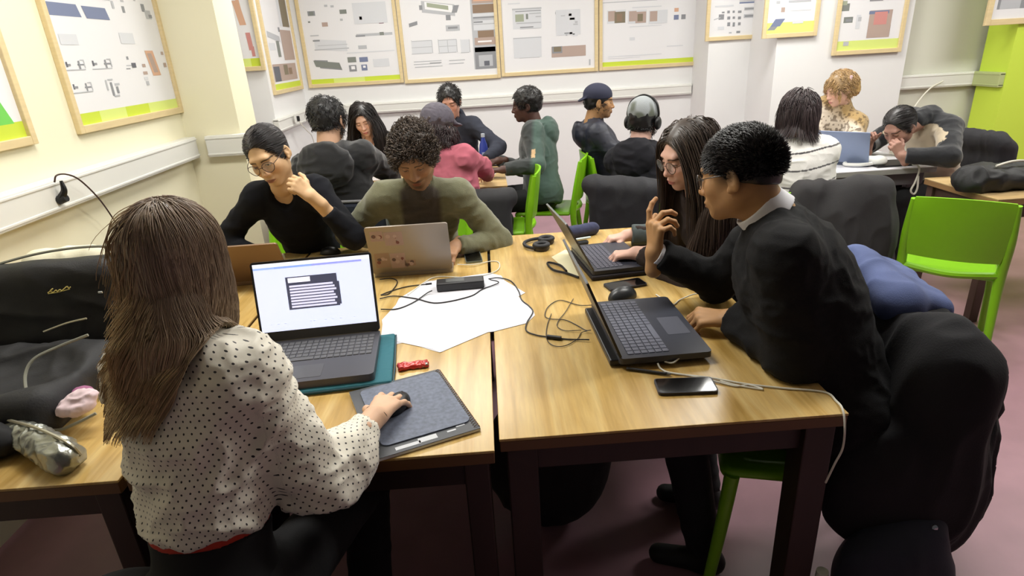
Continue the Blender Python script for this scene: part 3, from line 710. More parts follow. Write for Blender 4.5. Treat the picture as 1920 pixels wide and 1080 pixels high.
def person(label,k,head,hc,wr,poles,hands,top,bottom=(.05,.05,.06),group=None,fem=False,skin=(.80,.62,.50),lip=None,brow=(.12,.08,.06),beard=0,eye=.6,gaze=0,smile=0,vx=.0024,
           w=1.,bulk=1.,sleeve=1.,cuff=.93,hood=0,collar='crew',hem=-.09,wr_amp=.006,tvx=.008,topname='sweater',topmat=None,handvx=.0022,noarm=(),puff=0,shave=None,wide=1.,dots=False,sleevelen=None,shoes=(.06,.06,.06),legs=True,extra=None,topcol=None,hscale=1.,neckopen=None,el_over=None,hsc=1.,ears=True):
    """one seated figure. head=(x,y,z) centre between the eyes, hc=(yaw,pitch,roll)"""
    sc=k.sc; c=A(*head); H=headframe(*hc); loc=A(k.pel[0],k.pel[1],0)
    par=thing('person',label,'person',loc,group=group)
    k.wr={}; k.el={}
    for g in (1,-1):
        tgt=A(*wr[g]); k.el[g]=ik(k.sh[g],tgt,.275*sc,.25*sc,poles[g]); d=tgt-k.el[g]; k.wr[g]=k.el[g]+nrm(d)*min(np.linalg.norm(d),.27*sc)
        k.wr[g]=tgt
        if el_over and g in el_over: k.el[g]=A(*el_over[g])
    # ---- skin: head with neck, torso, arms and hands as one body mesh
    VS=[];FS=[];CS=[];n=0
    def push(V,F,C):
        nonlocal n; VS.append(V);FS.append(F+n);CS.append(C);n+=len(V)
    hs=head_sdf(fem,ears,.92 if fem else 1.05,wide)
    nb=(k.neck-c)@H/sc; hs.cap((0,-.022,-.045),nb*1.0,.050 if fem else .056,.056 if fem else .064,k=.03)
    V,F=hs.mesh(vx); V=relax(V,F,1,.35)
    lipc=lip or tuple(np.array(skin)*A(.86,.62,.60))
    C=skincols(V,skin,lipc,brow,beard,eye,gaze,smile,shave=shave); push((V*sc*hscale)@H.T+c,F,C)
    sk=A(*lin(skin))
    b=SDF(); torso(b,k,w*.93,-.016,bulk); 
    for g in (1,-1):
        if g in noarm: continue
        b.cap(k.sh[g]-k.R2*g*.02,k.el[g],.046*sc,.038*sc,k=.04); b.cap(k.el[g],k.wr[g],.038*sc,.026*sc,k=.02)
    for g in (1,-1):
        b.cap(k.hip[g],k.kn[g],.070*sc,.052*sc,k=.04); b.cap(k.kn[g],k.an[g],.048*sc,.034*sc,k=.03)
    V,F=b.mesh(.012); V=relax(V,F,2); push(V,F,np.tile(sk,(len(V),1)))
    for g in (1,-1):
        if g in noarm or hands.get(g) is None: continue
        kind,dirn,dors=hands[g]; s,W=hand_sdf(k.wr[g],A(*dirn),A(*dors),g,kind,(.93*sc if fem else 1.02*sc)*hsc)
        fa=nrm(k.wr[g]-k.el[g]); s.cap(k.wr[g]-fa*.12,k.wr[g],.031*sc,.0245*sc,k=.015)
        V,F=s.mesh(handvx); V=relax(V,F,1,.4); cc=np.tile(sk,(len(V),1))*(1+.06*vnoise(V*60,3))[:,None]
        rel=np.linalg.norm(V-k.wr[g],axis=1); red=np.clip((rel-.12)/.05,0,1)[:,None]*.3; cc=cc*(1-red)+cc*A(1.05,.80,.78)*red
        push(V,F,cc)
    mk('body',np.concatenate(VS),np.concatenate(FS),SKINM(),par,cols=np.concatenate(CS),loc=loc)
    # ---- top garment
    s=SDF(); torso(s,k,w,.004,bulk); k.top=s
    for g in (1,-1):
        if g in noarm: continue
        sr=sleeve; e=k.el[g]; cf=cuff[g] if isinstance(cuff,dict) else cuff
        we=e+(k.wr[g]-e)*cf
        if puff:
            s.cap(k.sh[g]-k.R2*g*.03,e,.062*sc,.066*sc*puff,k=.05)
            m=e+(we-e)*.45; s.cap(e,m,.066*sc*puff,.060*sc*puff,k=.03); s.cap(m,we,.055*sc*puff,.034*sc,k=.03,cut='b')
        else:
            s.cap(k.sh[g]-k.R2*g*.025,e,.057*sc*sr,.050*sc*sr,k=.045)
            s.cap(e,we,.050*sc*sr,.037*sc*sr,k=.025,cut='b')
    nd=nrm(c-H[:,2]*.05-k.neck)
    if collar in('crew','high'):
        h=.03 if collar=='crew' else .065; s.cap(k.neck-k.ax*.02,k.neck+nd*h,.068*sc,.062*sc,k=.02,cut='b')
        s.cap(k.neck+nd*(h-.008),k.neck+nd*(h+.1),.0585*sc,.0585*sc,k=.004,op='-')
    if collar=='v':
        s.ell(k.neck+k.F2*.075+k.ax*.0,A(.050,.075,.075)*sc,.01,fr(k.R2,k.F2,k.ax),op='-')
    if hood:
        bk=-k.F2; q=k.neck+k.ax*.005
        s.cap(q+k.R2*.085-k.ax*.01+k.F2*.03,q+bk*.095+k.R2*.06-k.ax*.01,.030*hood,.040*hood,k=.03); s.cap(q-k.R2*.085-k.ax*.01+k.F2*.03,q+bk*.095-k.R2*.06-k.ax*.01,.030*hood,.040*hood,k=.03)
        s.ell(q+bk*.112-k.ax*.060,A(.125,.060,.105)*sc*hood,.008,fr(k.R2,k.F2,k.ax))
        s.cap(q+bk*.10+k.R2*.06+k.ax*.012,q+bk*.10-k.R2*.06+k.ax*.012,.034*hood,k=.015); s.ell(q+bk*.07+k.ax*.03,A(.06,.045,.03)*sc,.012,fr(k.R2,k.F2,k.ax),op='-')
    if extra: extra(s,k)
    s.plane(k.pel+k.ax*hem,k.ax,.006)
    V,F=s.mesh(tvx); V=relax(V,F,1)
    V=wrinkle(V,F,wr_amp,12,seed=int(abs(c[0])*97)%40,stretch=(1,1,1.5)); V=relax(V,F,1,.3)
    uv=None
    if dots:
        V0=V; ua=np.arctan2((V0-k.pel)@k.R2,-(V0-k.pel)@k.F2)*.15; va=(V0-k.pel)@k.ax; uv=np.stack([ua,va],1)
        if dots=='full':
            for g in (1,-1):
                for a_,b_ in ((k.sh[g],k.el[g]),(k.el[g],k.wr[g])):
                    ab=b_-a_; L=np.linalg.norm(ab); dn=ab/L; wv=V0-a_; h=wv@dn; pr=wv-h[:,None]*dn; dd=np.linalg.norm(pr,axis=1)
                    e1=nrm(np.cross(dn,U+A(.1,.2,0))); e2=np.cross(dn,e1); ang=np.arctan2(pr@e1,pr@e2)*.07
                    tor=np.abs((V0-k.pel)@k.R2)
                    m=(dd<.10)&(h>(.05 if a_ is k.sh[g] else 0))&(h<L+.05)&((tor>.165)|(a_ is k.el[g])); uv[m]=np.stack([ang[m],h[m]+(.3 if a_ is k.el[g] else 0)],1)
    tc=None
    if topcol: tc=topcol(V,k)
    mk(topname,V,F,topmat or mat('top_'+str(len(MATS)),top,.92,var=.08,scale=30,sheen=.0,bump=.4,bscale=350,spec=.25),par,cols=tc,uv=uv,loc=loc)
    # ---- trousers and shoes
    if legs:
        s=SDF(); s.ell(k.pel,A(.160*w,.128,.12)*sc,.05,fr(k.R,k.F,U))
        for g in (1,-1):
            s.cap(k.hip[g],k.kn[g],.085*sc,.066*sc,k=.04); s.cap(k.kn[g],k.an[g],.064*sc,.052*sc,k=.02,cut='b')
        V,F=s.mesh(.011); V=wrinkle(V,F,.005,9,seed=3); mk('trousers',V,F,mat('bottom_%02d%02d%02d'%tuple(int(q*99) for q in bottom),bottom,.9,bump=.3,bscale=300),par,loc=loc)
        for g in (1,-1):
            s=SDF(); a=k.an[g]; s.cap(a+A(0,0,-.01),a+A(0,0,-.045),.042,.040,k=.02); s.cap(A(a[0],a[1],.040)-k.F*.03,A(a[0],a[1],.034)+k.F*.14,.038,.032,k=.03)
            s.plane((a[0],a[1],.0015),(0,0,1),.003); V,F=s.mesh(.009); mk('shoe',V,F,mat('shoe_%02d'%int(shoes[0]*99),shoes,.6),par,loc=loc)
    k.par=par; k.loc=loc; k.H=H; k.c=c
    return k
def addhair(k,parts,name='hair'):
    """parts: list of (V,F,C)"""
    VS=[];FS=[];CS=[];n=0
    for V,F,C in parts: VS.append(V);FS.append(F+n);CS.append(C);n+=len(V)
    return mk(name,np.concatenate(VS),np.concatenate(FS),HAIRM(),k.par,cols=np.concatenate(CS),loc=k.loc)
def shorthair(k,col,t=.012,n=900,L=.03,lowb=-.05,face=1.,curl=0,cwl=.02,seed=1,rad=.0011,amp=.004,comb=None,lift=.8,grav=.05,noise=.35,steps=7,cap=True,thick=.01,tip=None):
    parts=[]
    if cap: parts.append(cap_hair(k.H,k.c,t,tuple(np.array(col)*.9),lowb,face,amp,45,seed))
    cl=head_coll(k.H,k.c)
    pts=grow(k.H,k.c,n,steps,L/steps,lambda p: above(p,lowb,face)&(p[:,2]<getattr(k,'hat',9)),comb or (lambda p:np.tile(A(0,.2,-.1),(len(p),1))),cl,grav,lift,t+thick,curl,cwl,noise,seed)
    parts.append(hairtubes(pts,rad,haircol(col,pts.shape[0],pts.shape[1],tip,.3,seed)))
    return addhair(k,parts)
def longhair(k,col,tip=None,n=1500,L=.4,steps=18,t=.008,rad=.0016,part=0.,back=.35,seed=1,thick=.02,noise=.12,curl=0,cwl=.06,lowb=-.06,grav=.45,face=1.,jit=.2,cap=True,side=.7):
    parts=[]
    if cap: parts.append(cap_hair(k.H,k.c,t,tuple(np.array(col)*.85),lowb,face,.002,30,seed))
    cl=head_coll(k.H,k.c); cl.p+=[q for q in k.top.p if q[7]=='+']; cl.ell(k.c+k.H@A(0,.075,-.03),(.060,.085,.105*face),.01,k.H)
    def comb(p):
        x=p[:,0]-part; s=np.where(np.abs(x)>.002,np.sign(x),1)*np.clip(np.abs(x)/.02,.3,1)
        return np.stack([s*side,np.full(len(p),-back),np.full(len(p),-.35)],1)
    pts=grow(k.H,k.c,n,steps,L/steps,lambda p: above(p,lowb,face),comb,cl,grav,.25,t+thick,curl,cwl,noise,seed,jit)
    parts.append(hairtubes(pts,rad,haircol(col,pts.shape[0],pts.shape[1],tip,.3,seed)))
    return addhair(k,parts)
def backhair(k,col,bun=(0,-.115,-.01),n=1200,seed=1,t=.006,part=None,bunr=.03):
    parts=[cap_hair(k.H,k.c,t*.6,tuple(np.array(col)*.9),-.055,1.10,.0012,30,seed)]; cl=head_coll(k.H,k.c)
    comb=lambda p: (A(*bun)-p)/(np.linalg.norm(A(*bun)-p,axis=1)[:,None]+.01)*1.6+(0 if part is None else np.stack([np.sign(p[:,0]-part)*.8*np.exp(-((p[:,0]-part)/.03)**2)*(p[:,1]>0),0*p[:,0],0*p[:,0]],1))
    pts=grow(k.H,k.c,n,14,.014,lambda p: above(p,-.06,1.10),comb,cl,.0,.02,t+.002,noise=.03,seed=seed,jit=.1)
    B=k.c+k.H@A(*bun); dd=np.linalg.norm(pts-B,axis=2); hit=np.maximum.accumulate(dd<bunr*1.0,axis=1)
    fi=np.where(hit.any(1),hit.argmax(1),dd.argmin(1)); hit=np.arange(pts.shape[1])[None,:]>=fi[:,None]; fz=pts[np.arange(len(pts)),fi]; pts=np.where(hit[...,None],fz[:,None,:],pts)
    parts.append(hairtubes(pts,.0011,haircol(col,pts.shape[0],pts.shape[1],None,.35,seed)))
    if bunr:
        s=SDF(); s.ell(bun,(bunr,bunr*.9,bunr),.01); V,F=s.mesh(.003); V=wrinkle(V,F,.003,60,seed); C=np.tile(A(*lin(col)),(len(V),1))*(1+.3*vnoise(V*90,2))[:,None]; parts.append((V@k.H.T+k.c,F,C))
    return addhair(k,parts)
def head_part(k,name,sdf,m,vx=.003,amp=0,sc=50,it=1,par=None):
    V,F=sdf.mesh(vx); V=relax(V,F,it)
    if amp: V=wrinkle(V,F,amp,sc,3)
    return mk(name,V@k.H.T+k.c,F,m,par or k.par,loc=k.loc)
# ---------------------------------------------------------------- the people
def seated(px,py,y,hc,pel,face,nb=(0,-.050,-.165),neck_=None,sc=1.,z=.58,twist=0,sw=.175,**kw):
    """head centre seen at (px,py) at depth y; neck base follows the head, pelvis on the seat"""
    c=P(px,py,y=y); H=headframe(*hc); f=math.radians(face)
    nbv=A(0,0,nb[2])*.75+H@A(0,0,nb[2])*.25+nb[1]*A(math.cos(f),math.sin(f),0)*1.0+H@A(nb[0],0,0)
    k=sit(pel[0],pel[1],face,z=z,sc=sc,twist=twist,sw=sw,neck=c+nbv*sc if neck_ is None else neck_,**kw); k.c0=c; k.hc=hc; return k
def L2(k,n): print('torso',n,round(float(np.linalg.norm(k.neck-k.pel)),3))
FL=(0,0,1)
# foreground woman in the dotted blouse -----------------------------------------
def dotmat():
    m=mat('dotted_blouse',(.90,.88,.82),.55,sheen=.3,bump=.25,bscale=90,spec=.4)
    N=m.node_tree.nodes; L=m.node_tree.links; b=N['Principled BSDF']
    at=N.new('ShaderNodeAttribute'); at.attribute_name='dotuv'
    sx=N.new('ShaderNodeSeparateXYZ'); L.new(at.outputs['Vector'],sx.inputs[0])
    def M_(op,a,b_=None,c=None):
        n=N.new('ShaderNodeMath'); n.operation=op
        for i,v in enumerate((a,b_,c)):
            if v is None: continue
            if isinstance(v,(int,float)): n.inputs[i].default_value=v
            else: L.new(v,n.inputs[i])
        return n.outputs[0]
    s=.0175; u=M_('DIVIDE',sx.outputs[0],s); v=M_('DIVIDE',sx.outputs[1],s*.62)
    row=M_('FLOOR',v); odd=M_('MODULO',M_('ABSOLUTE',row),2.); u2=M_('ADD',u,M_('MULTIPLY',odd,.5))
    fu=M_('MULTIPLY',M_('SUBTRACT',M_('FRACT',u2),.5),s); fv=M_('MULTIPLY',M_('SUBTRACT',M_('FRACT',v),.5),s*.62)
    d=M_('SQRT',M_('ADD',M_('MULTIPLY',fu,fu),M_('MULTIPLY',fv,fv)))
    k=M_('LESS_THAN',d,.0021)
    mx=N.new('ShaderNodeMix'); mx.data_type='RGBA'; mx.inputs['A'].default_value=lin((.90,.88,.82))+(1,); mx.inputs['B'].default_value=lin((.12,.11,.12))+(1,)
    L.new(k,mx.inputs['Factor']); L.new(mx.outputs['Result'],b.inputs['Base Color']); return m
k=seated(337,490,1.12,(86,18,-4),(-.605,.94),80,z=.60,twist=-6,sw=.140,nb=(0,-.03,-.155)); L2(k,'P1')
person('person with long brown hair seen from behind, in a white blouse with black dots',k,head=k.c0,hc=k.hc,wr={1:P(702,782,z=.808),-1:(-.64,1.34,.80)},poles={1:(.75,-.6,-.55),-1:(-.8,-.3,-.4)},
  hands={1:('mouse',(.28,1,-.08),(0.05,0.05,1)),-1:('type',(.5,1,0),(0,0,1))},top=(.9,.88,.82),topmat=dotmat(),dots='full',puff=1.05,fem=True,skin=(.86,.70,.58),w=.84,collar='crew',cuff={1:.84,-1:.95},hsc=1.04,ears=False,topname='blouse',bottom=(.05,.05,.06),hem=.155,el_over={1:(-.400,1.055,.755),-1:(-.77,1.20,.88)},wr_amp=.017,tvx=.006,eye=.5)
s=SDF(); torso(s,k,.84,-.002,1.); s.plane(k.pel+k.ax*.142,k.ax,.004); s.plane(k.pel+k.ax*.20,-k.ax,.004); V,F=s.mesh(.006); mk('red_waistband',V,F,mat('red_knit',(.72,.20,.13),.8),k.par,loc=k.loc)
s=SDF(); torso(s,k,.90,-.004,1.); s.plane(k.pel+k.ax*-.1,k.ax,.01); s.plane(k.pel+k.ax*.150,-k.ax,.004); V,F=s.mesh(.008); mk('skirt_waist',V,F,mat('bottom_050505',(.05,.05,.06),.9),k.par,loc=k.loc)
cl=head_coll(k.H,k.c); cl.p+=[q for q in k.top.p if q[7]=='+']
def comb1(p):
    fr_=np.clip((p[:,1]+.01)/.05,0,1); sx=np.sign(p[:,0]-.005)
    return np.stack([sx*.30*fr_-.04*(1-fr_),-.45*fr_-.15,np.full(len(p),-.45)],1)
pts=grow(k.H,k.c,9500,26,.0124,lambda p:above(p,-.085),comb1,cl,.70,.03,.008,0,.03,.035,3,.14)
# the mass of hair hangs together, gently waved and swept to the left of the back
V,F,C=cap_hair(k.H,k.c,.004,(.46,.39,.33),-.085,1.,.001,25,2)
tt=np.linspace(0,1,26)[None,:,None]
ww=np.clip((tt-.40)/.60,0,1)**1.3; cx=k.c[0]-.045+0*tt; pts[...,0:1]+=(cx-pts[...,0:1])*ww*.38; pts=pts+A(-.045,-.006,0)*ww+np.sin(tt*17+pts[:,:1,:1]*30)*A(.004,.003,0)*tt
addhair(k,[(V,F,C),hairtubes(pts,.0011,haircol((.53,.455,.395),len(pts),26,(.82,.71,.53),.15,5),.45)])
s=MB(); w_=k.wr[1]; e_=nrm(w_-k.el[1]); a1=nrm(np.cross(e_,U)); a2=np.cross(a1,e_)
s.tube([w_+A(.004,.012,.0)+(a1*math.cos(t)*.029+a2*math.sin(t)*.024) for t in np.linspace(0,6.28,14,endpoint=False)],.0016,6,True,sm=3); s.build('hair_tie_bracelet',mat('black_elastic',(.12,.08,.08),.6),k.par,True,k.loc)
# woman with glasses, cheek on her hand ------------------------------------------
k=seated(503,290,2.60,(-96,24,14),(-.88,2.98),-92,z=.58,sw=.155,twist=5,nb=(0,-.05,-.145)); L2(k,'P2')
person('person in black jumper and round glasses, hair tied back, resting cheek on hand',k,head=k.c0,hc=k.hc,wr={-1:P(584,368,y=2.50),1:(-1.02,2.60,.80)},poles={-1:(.7,-.2,-1),1:(-.8,.2,-.6)},
  hands={-1:('cheek',(-.72,-.05,.72),(.45,-.80,.35)),1:('type',(.3,-1,0),(0,0,1))},top=(.07,.075,.10),fem=True,skin=(.83,.68,.52),lip=(.66,.42,.38),brow=(.09,.06,.05),eye=.55,w=.9,collar='v',cuff={-1:.62,1:.9},topname='black_jumper')
backhair(k,(.19,.175,.18),part=.012,n=3000); eyeglasses(k.H,k.c,mat('glasses_dark',(.25,.16,.12),.3),k.par,k.loc,(.026,.023),.0015)
# man in the olive sweater -------------------------------------------------------
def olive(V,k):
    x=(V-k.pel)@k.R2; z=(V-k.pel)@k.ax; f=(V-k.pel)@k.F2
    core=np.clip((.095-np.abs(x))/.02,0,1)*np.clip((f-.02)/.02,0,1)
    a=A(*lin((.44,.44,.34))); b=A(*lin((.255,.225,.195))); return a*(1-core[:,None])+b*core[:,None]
k=seated(776,292,2.56,(-92,34,4),(-.33,2.96),-90,z=.58,sw=.185,sc=1.02,nb=(0,-.05,-.15)); L2(k,'P3')
person('person in olive sweater with dark curly hair and short beard, bent over a laptop',k,head=k.c0,hc=k.hc,wr={1:(-.45,2.64,.80),-1:P(853,462,z=.80)},poles={1:(-.75,.4,-.6),-1:(.75,.4,-.6)},
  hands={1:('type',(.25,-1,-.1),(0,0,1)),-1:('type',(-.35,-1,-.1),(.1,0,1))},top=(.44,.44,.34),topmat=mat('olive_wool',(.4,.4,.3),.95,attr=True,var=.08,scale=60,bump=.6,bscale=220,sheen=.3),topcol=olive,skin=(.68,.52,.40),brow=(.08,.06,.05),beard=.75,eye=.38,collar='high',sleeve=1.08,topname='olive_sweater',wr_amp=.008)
shorthair(k,(.25,.205,.175),t=.012,n=2300,L=.032,curl=.0055,cwl=.020,steps=13,rad=.0017,grav=.0,noise=.2,thick=.014,face=.82,tip=(.32,.27,.23),comb=lambda p:np.tile(A(0,.12,.1),(len(p),1)))
# man in black hoodie from behind --------------------------------------------------
hood_black=mat('black_hoodie_fabric',(.115,.115,.125),.92,var=.1,scale=25,bump=.5,bscale=300,sheen=.3)
k=seated(616,224,3.62,(72,8,-4),(-.80,3.60),80,z=.60,sw=.20,sc=1.05,nb=(0,-.06,-.16)); L2(k,'P4')
person('person in black hoodie with dark tousled hair, back to us at the rear table',k,head=k.c0,hc=k.hc,wr={1:(-.62,3.98,.81),-1:(-1.1,4.0,.81)},poles={1:(1,-.1,-.5),-1:(-1,-.1,-.5)},
  hands={1:('type',(-.2,1,0),(0,0,1)),-1:('type',(.2,1,0),(0,0,1))},top=(.1,.1,.1),topmat=hood_black,hood=1.25,collar='crew',skin=(.76,.60,.49),sleeve=1.25,bulk=1.1,topname='black_hoodie',vx=.0032,handvx=.004,wr_amp=.011)
shorthair(k,(.12,.115,.12),t=.016,n=1500,L=.045,curl=.004,cwl=.04,rad=.0016,steps=8,lowb=-.075,noise=.4,grav=.25)
# smiling woman with long dark hair -------------------------------------------------
k=seated(682,224,4.85,(-90,22,10),(-.93,5.22),-88,z=.56,sw=.15,sc=.97); L2(k,'P5')
person('smiling person with long dark hair and black top, facing us at the rear table',k,head=k.c0,hc=k.hc,wr={1:(-1.12,4.66,.80),-1:P(716,305,y=4.62)},poles={1:(-1,0,-.5),-1:(1,0,-.5)},
  hands={1:('type',(.3,-1,0),(0,0,1)),-1:('relax',(-.4,-1,.3),(.5,-.6,.6))},top=(.09,.09,.10),fem=True,skin=(.88,.71,.62),lip=(.78,.45,.45),brow=(.12,.08,.07),eye=.3,smile=.9,collar='v',w=.9,topname='black_top',vx=.003,handvx=.0035)
longhair(k,(.11,.085,.085),n=1300,L=.40,steps=17,part=-.02,back=.15,thick=.018,rad=.0024,side=.8,face=.95)
# person in cap and pink jumper, from behind ------------------------------------------
k=seated(822,240,3.52,(62,14,0),(-.12,3.52),82,z=.58,sw=.165,sc=.98,nb=(0,-.05,-.15)); L2(k,'P6')
person('person in dusty pink jumper and grey cap with dark hair, seen from behind',k,head=k.c0,hc=k.hc,wr={1:(.0,4.02,.81),-1:(-.36,4.04,.81)},poles={1:(1,-.2,-.5),-1:(-1,-.2,-.5)},
  hands={1:('type',(-.2,1,0),(0,0,1)),-1:('type',(.2,1,0),(0,0,1))},top=(.72,.40,.46),fem=True,skin=(.78,.62,.52),sleeve=1.15,topname='pink_jumper',vx=.0035,handvx=.004,wr_amp=.009)
k.hat=.02; shorthair(k,(.26,.21,.22),t=.012,n=1500,L=.10,lowb=-.10,rad=.0022,steps=10,grav=.35,curl=.004,cwl=.05,lift=.3,thick=.02,noise=.3)
s=SDF(); s.ell((0,-.016,.048),(.090,.112,.090),.01); s.plane((0,0,.028),(0,-.25,1),.008); s.cap((-.03,.10,.045),(.03,.10,.045),.020,k=.02); s.ell((0,.135,.035),(.07,.06,.012),.02)
head_part(k,'cap',s,mat('grey_cap',(.36,.34,.38),.85,var=.15,scale=50),.0035,.002,40)
# young man in dark jacket facing us ---------------------------------------------------
k=seated(843,190,4.98,(-96,20,2),(-.20,5.28),-95,z=.58,sw=.18); L2(k,'P7')
person('person with short black hair and dark grey jacket facing us behind the pink jumper',k,head=k.c0,hc=k.hc,wr={1:(-.36,4.70,.80),-1:(-.02,4.70,.80)},poles={1:(-1,0,-.5),-1:(1,0,-.5)},
  hands={1:('type',(.2,-1,0),(0,0,1)),-1:('type',(-.2,-1,0),(0,0,1))},top=(.21,.22,.26),skin=(.80,.60,.52),brow=(.08,.06,.05),eye=.4,collar='high',sleeve=1.15,hood=.8,topname='dark_jacket',vx=.003,handvx=.0035,bulk=1.05)
shorthair(k,(.10,.09,.09),t=.014,n=1000,L=.030,rad=.0017,face=.95,lowb=-.04)
# man in green hoodie, profile ----------------------------------------------------------
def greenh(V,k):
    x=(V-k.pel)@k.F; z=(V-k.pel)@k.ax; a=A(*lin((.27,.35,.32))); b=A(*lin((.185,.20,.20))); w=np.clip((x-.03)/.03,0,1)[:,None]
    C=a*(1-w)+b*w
    n=vnoise(V*A(26,26,30),4); m=((x>.05)&(x<.20)&(np.abs((V-k.pel)@k.R2)<.16)&(z>.14)&(z<.30)&(n>.05)).astype(float)[:,None]; C=C*(1-m)+A(*lin((.62,.66,.68)))*m
    m2=((np.abs(x-.035)<.014)&(z>.23)&(z<.29)).astype(float)[:,None]; return C*(1-m2)+A(*lin((.78,.66,.50)))*m2
k=seated(986,196,4.62,(178,8,0),(.40,4.46),168,z=.57,sw=.18,nb=(0,-.055,-.16)); L2(k,'P8')
person('person in dark green hoodie with pale chest print, seen in profile facing left',k,head=k.c0,hc=k.hc,wr={-1:(.10,4.22,.81),1:(.08,4.60,.81)},poles={-1:(.5,-.5,-.8),1:(.5,.5,-.8)},
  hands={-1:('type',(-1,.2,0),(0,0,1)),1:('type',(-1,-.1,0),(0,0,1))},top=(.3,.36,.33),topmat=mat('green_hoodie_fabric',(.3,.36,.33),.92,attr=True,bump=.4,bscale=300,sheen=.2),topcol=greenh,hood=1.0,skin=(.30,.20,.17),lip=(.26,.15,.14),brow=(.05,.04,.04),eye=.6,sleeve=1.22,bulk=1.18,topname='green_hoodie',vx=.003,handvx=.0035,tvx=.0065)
shorthair(k,(.07,.06,.06),t=.015,n=1500,L=.018,curl=.004,cwl=.012,rad=.0016,face=.85,lowb=-.05,thick=.004,steps=6)
# man in backward cap and puffer -----------------------------------------------------------
k=seated(1124,190,4.60,(-8,6,0),(.95,4.60),0,z=.57,sw=.18,nb=(0,-.05,-.155)); L2(k,'P9')
def puffr(V,k): 
    z=(V-k.pel)@k.ax; b=A(*lin((.125,.135,.19))); return b*(1-.35*(np.abs(np.sin(z*42))<.16))[:,None]
person('person in dark navy puffer jacket and backward cap, profile facing right',k,head=k.c0,hc=k.hc,wr={1:(1.22,4.36,.79),-1:(1.25,4.75,.80)},poles={1:(-.2,-.5,-1),-1:(-.2,.5,-1)},
  hands={1:('relax',(1,.2,0),(0,0,1)),-1:('relax',(1,-.2,0),(0,0,1))},top=(.1,.11,.15),topmat=mat('navy_puffer_fabric',(.1,.1,.15),.55,attr=True,bump=.3,bscale=60),topcol=puffr,hood=.95,skin=(.66,.50,.34),brow=(.07,.05,.04),eye=.7,beard=.3,sleeve=1.35,bulk=1.18,topname='puffer_jacket',vx=.003,handvx=.0035,collar='high')
k.hat=.0; shorthair(k,(.08,.07,.07),t=.008,n=500,L=.02,rad=.0016,lowb=-.08)
s=SDF(); s.ell((0,-.018,.045),(.087,.108,.084),.01); s.plane((0,0,.020),(0,-.12,1),.006); s.ell((0,-.120,.012),(.065,.045,.010),.015,rotm(.5,0,0))
head_part(k,'cap',s,mat('navy_cap',(.17,.18,.26),.85,bump=.4),.0035)
# person in beanie with headphones -----------------------------------------------------------
k=seated(1206,226,3.75,(52,6,0),(.94,3.62),55,z=.58,sw=.18,nb=(0,-.05,-.16)); L2(k,'P10')
person('person in grey green beanie and black over-ear headphones, back to us',k,head=k.c0,hc=k.hc,wr={1:(1.35,3.78,.80),-1:(1.30,4.1,.80)},poles={1:(.6,-.6,-.8),-1:(-.6,.6,-.8)},
  hands={1:('type',(.8,.6,0),(0,0,1)),-1:('type',(.8,.3,0),(0,0,1))},top=(.13,.13,.15),hood=1.1,skin=(.82,.66,.60),sleeve=1.25,bulk=1.12,topname='dark_jacket',vx=.0032,handvx=.004,wr_amp=.010)
k.hat=-.01; shorthair(k,(.08,.08,.09),t=.010,n=700,L=.03,rad=.0018,lowb=-.085,grav=.2)
s=SDF(); s.ell((0,-.018,.050),(.088,.110,.094),.01); s.plane((0,0,-.004),(0,-.22,1),.006); V,F=s.mesh(.0035); V=relax(V,F,1)
c1=A(*lin((.60,.62,.63))); c2=A(*lin((.40,.42,.38))); w_=np.clip((vnoise(V*22,3)+.1-V[:,2]*5+.35)*2,0,1)[:,None]
mk('beanie',V@k.H.T+k.c,F,mat('beanie_knit',(.5,.5,.5),.95,attr=True,bump=.7,bscale=180),k.par,cols=c1*(1-w_)+c2*w_,loc=k.loc)
hp=MB(); hp.tube(np.array([(.095,-.01,-.0),(.100,-.012,.05),(.075,-.014,.115),(0,-.015,.148),(-.075,-.014,.115),(-.100,-.012,.05),(-.095,-.01,-.0)])@k.H.T+k.c,.007,8); hpo=hp.build('headphones',mat('black_plastic',(.06,.06,.07),.4),k.par,True,k.loc)
for g in (-1,1):
    s=SDF(); s.ell((g*.098,-.008,-.012),(.020,.034,.040),.01); head_part(k,'ear_cup',s,mat('black_plastic'),.003,par=hpo)
# woman in brown coat with glasses -----------------------------------------------------------
k=seated(1290,288,2.18,(196,20,-2),(1.04,2.30),190,z=.58,sw=.16,nb=(0,-.05,-.16)); L2(k,'P11')
person('person with long dark brown hair, round glasses and dark brown coat, facing left',k,head=k.c0,hc=k.hc,wr={-1:P(1192,474,z=.815),1:P(1176,441,z=.80)},poles={-1:(.3,-.6,-.8),1:(.3,.5,-.8)},
  hands={-1:('type',(-1,.25,-.15),(0,0,1)),1:('type',(-1,-.1,-.1),(0,0,1))},top=(.20,.165,.155),fem=True,skin=(.84,.67,.60),lip=(.76,.45,.45),brow=(.16,.10,.08),eye=.55,sleeve=1.2,topname='brown_coat',collar='crew',w=.95,wr_amp=.009,bulk=1.06,cuff=.88)
longhair(k,(.28,.235,.205),(.30,.23,.19),n=2600,L=.46,steps=20,part=.0,back=.5,thick=.014,rad=.0018,side=.75,grav=.5,noise=.06)
eyeglasses(k.H,k.c,mat('glasses_brown',(.30,.22,.16),.3),k.par,k.loc,(.024,.022),.0013)
s=SDF(); e_=k.el[1]; w_=k.wr[1]; s.cap(e_+(w_-e_)*.35,e_+(w_-e_)*.92,.056,.046,k=.01,cut='ab'); V,F=s.mesh(.006); V=wrinkle(V,F,.004,20,2); mk('grey_sleeve',V,F,mat('grey_green_sleeve',(.27,.30,.30),.9),k.par,loc=k.loc)
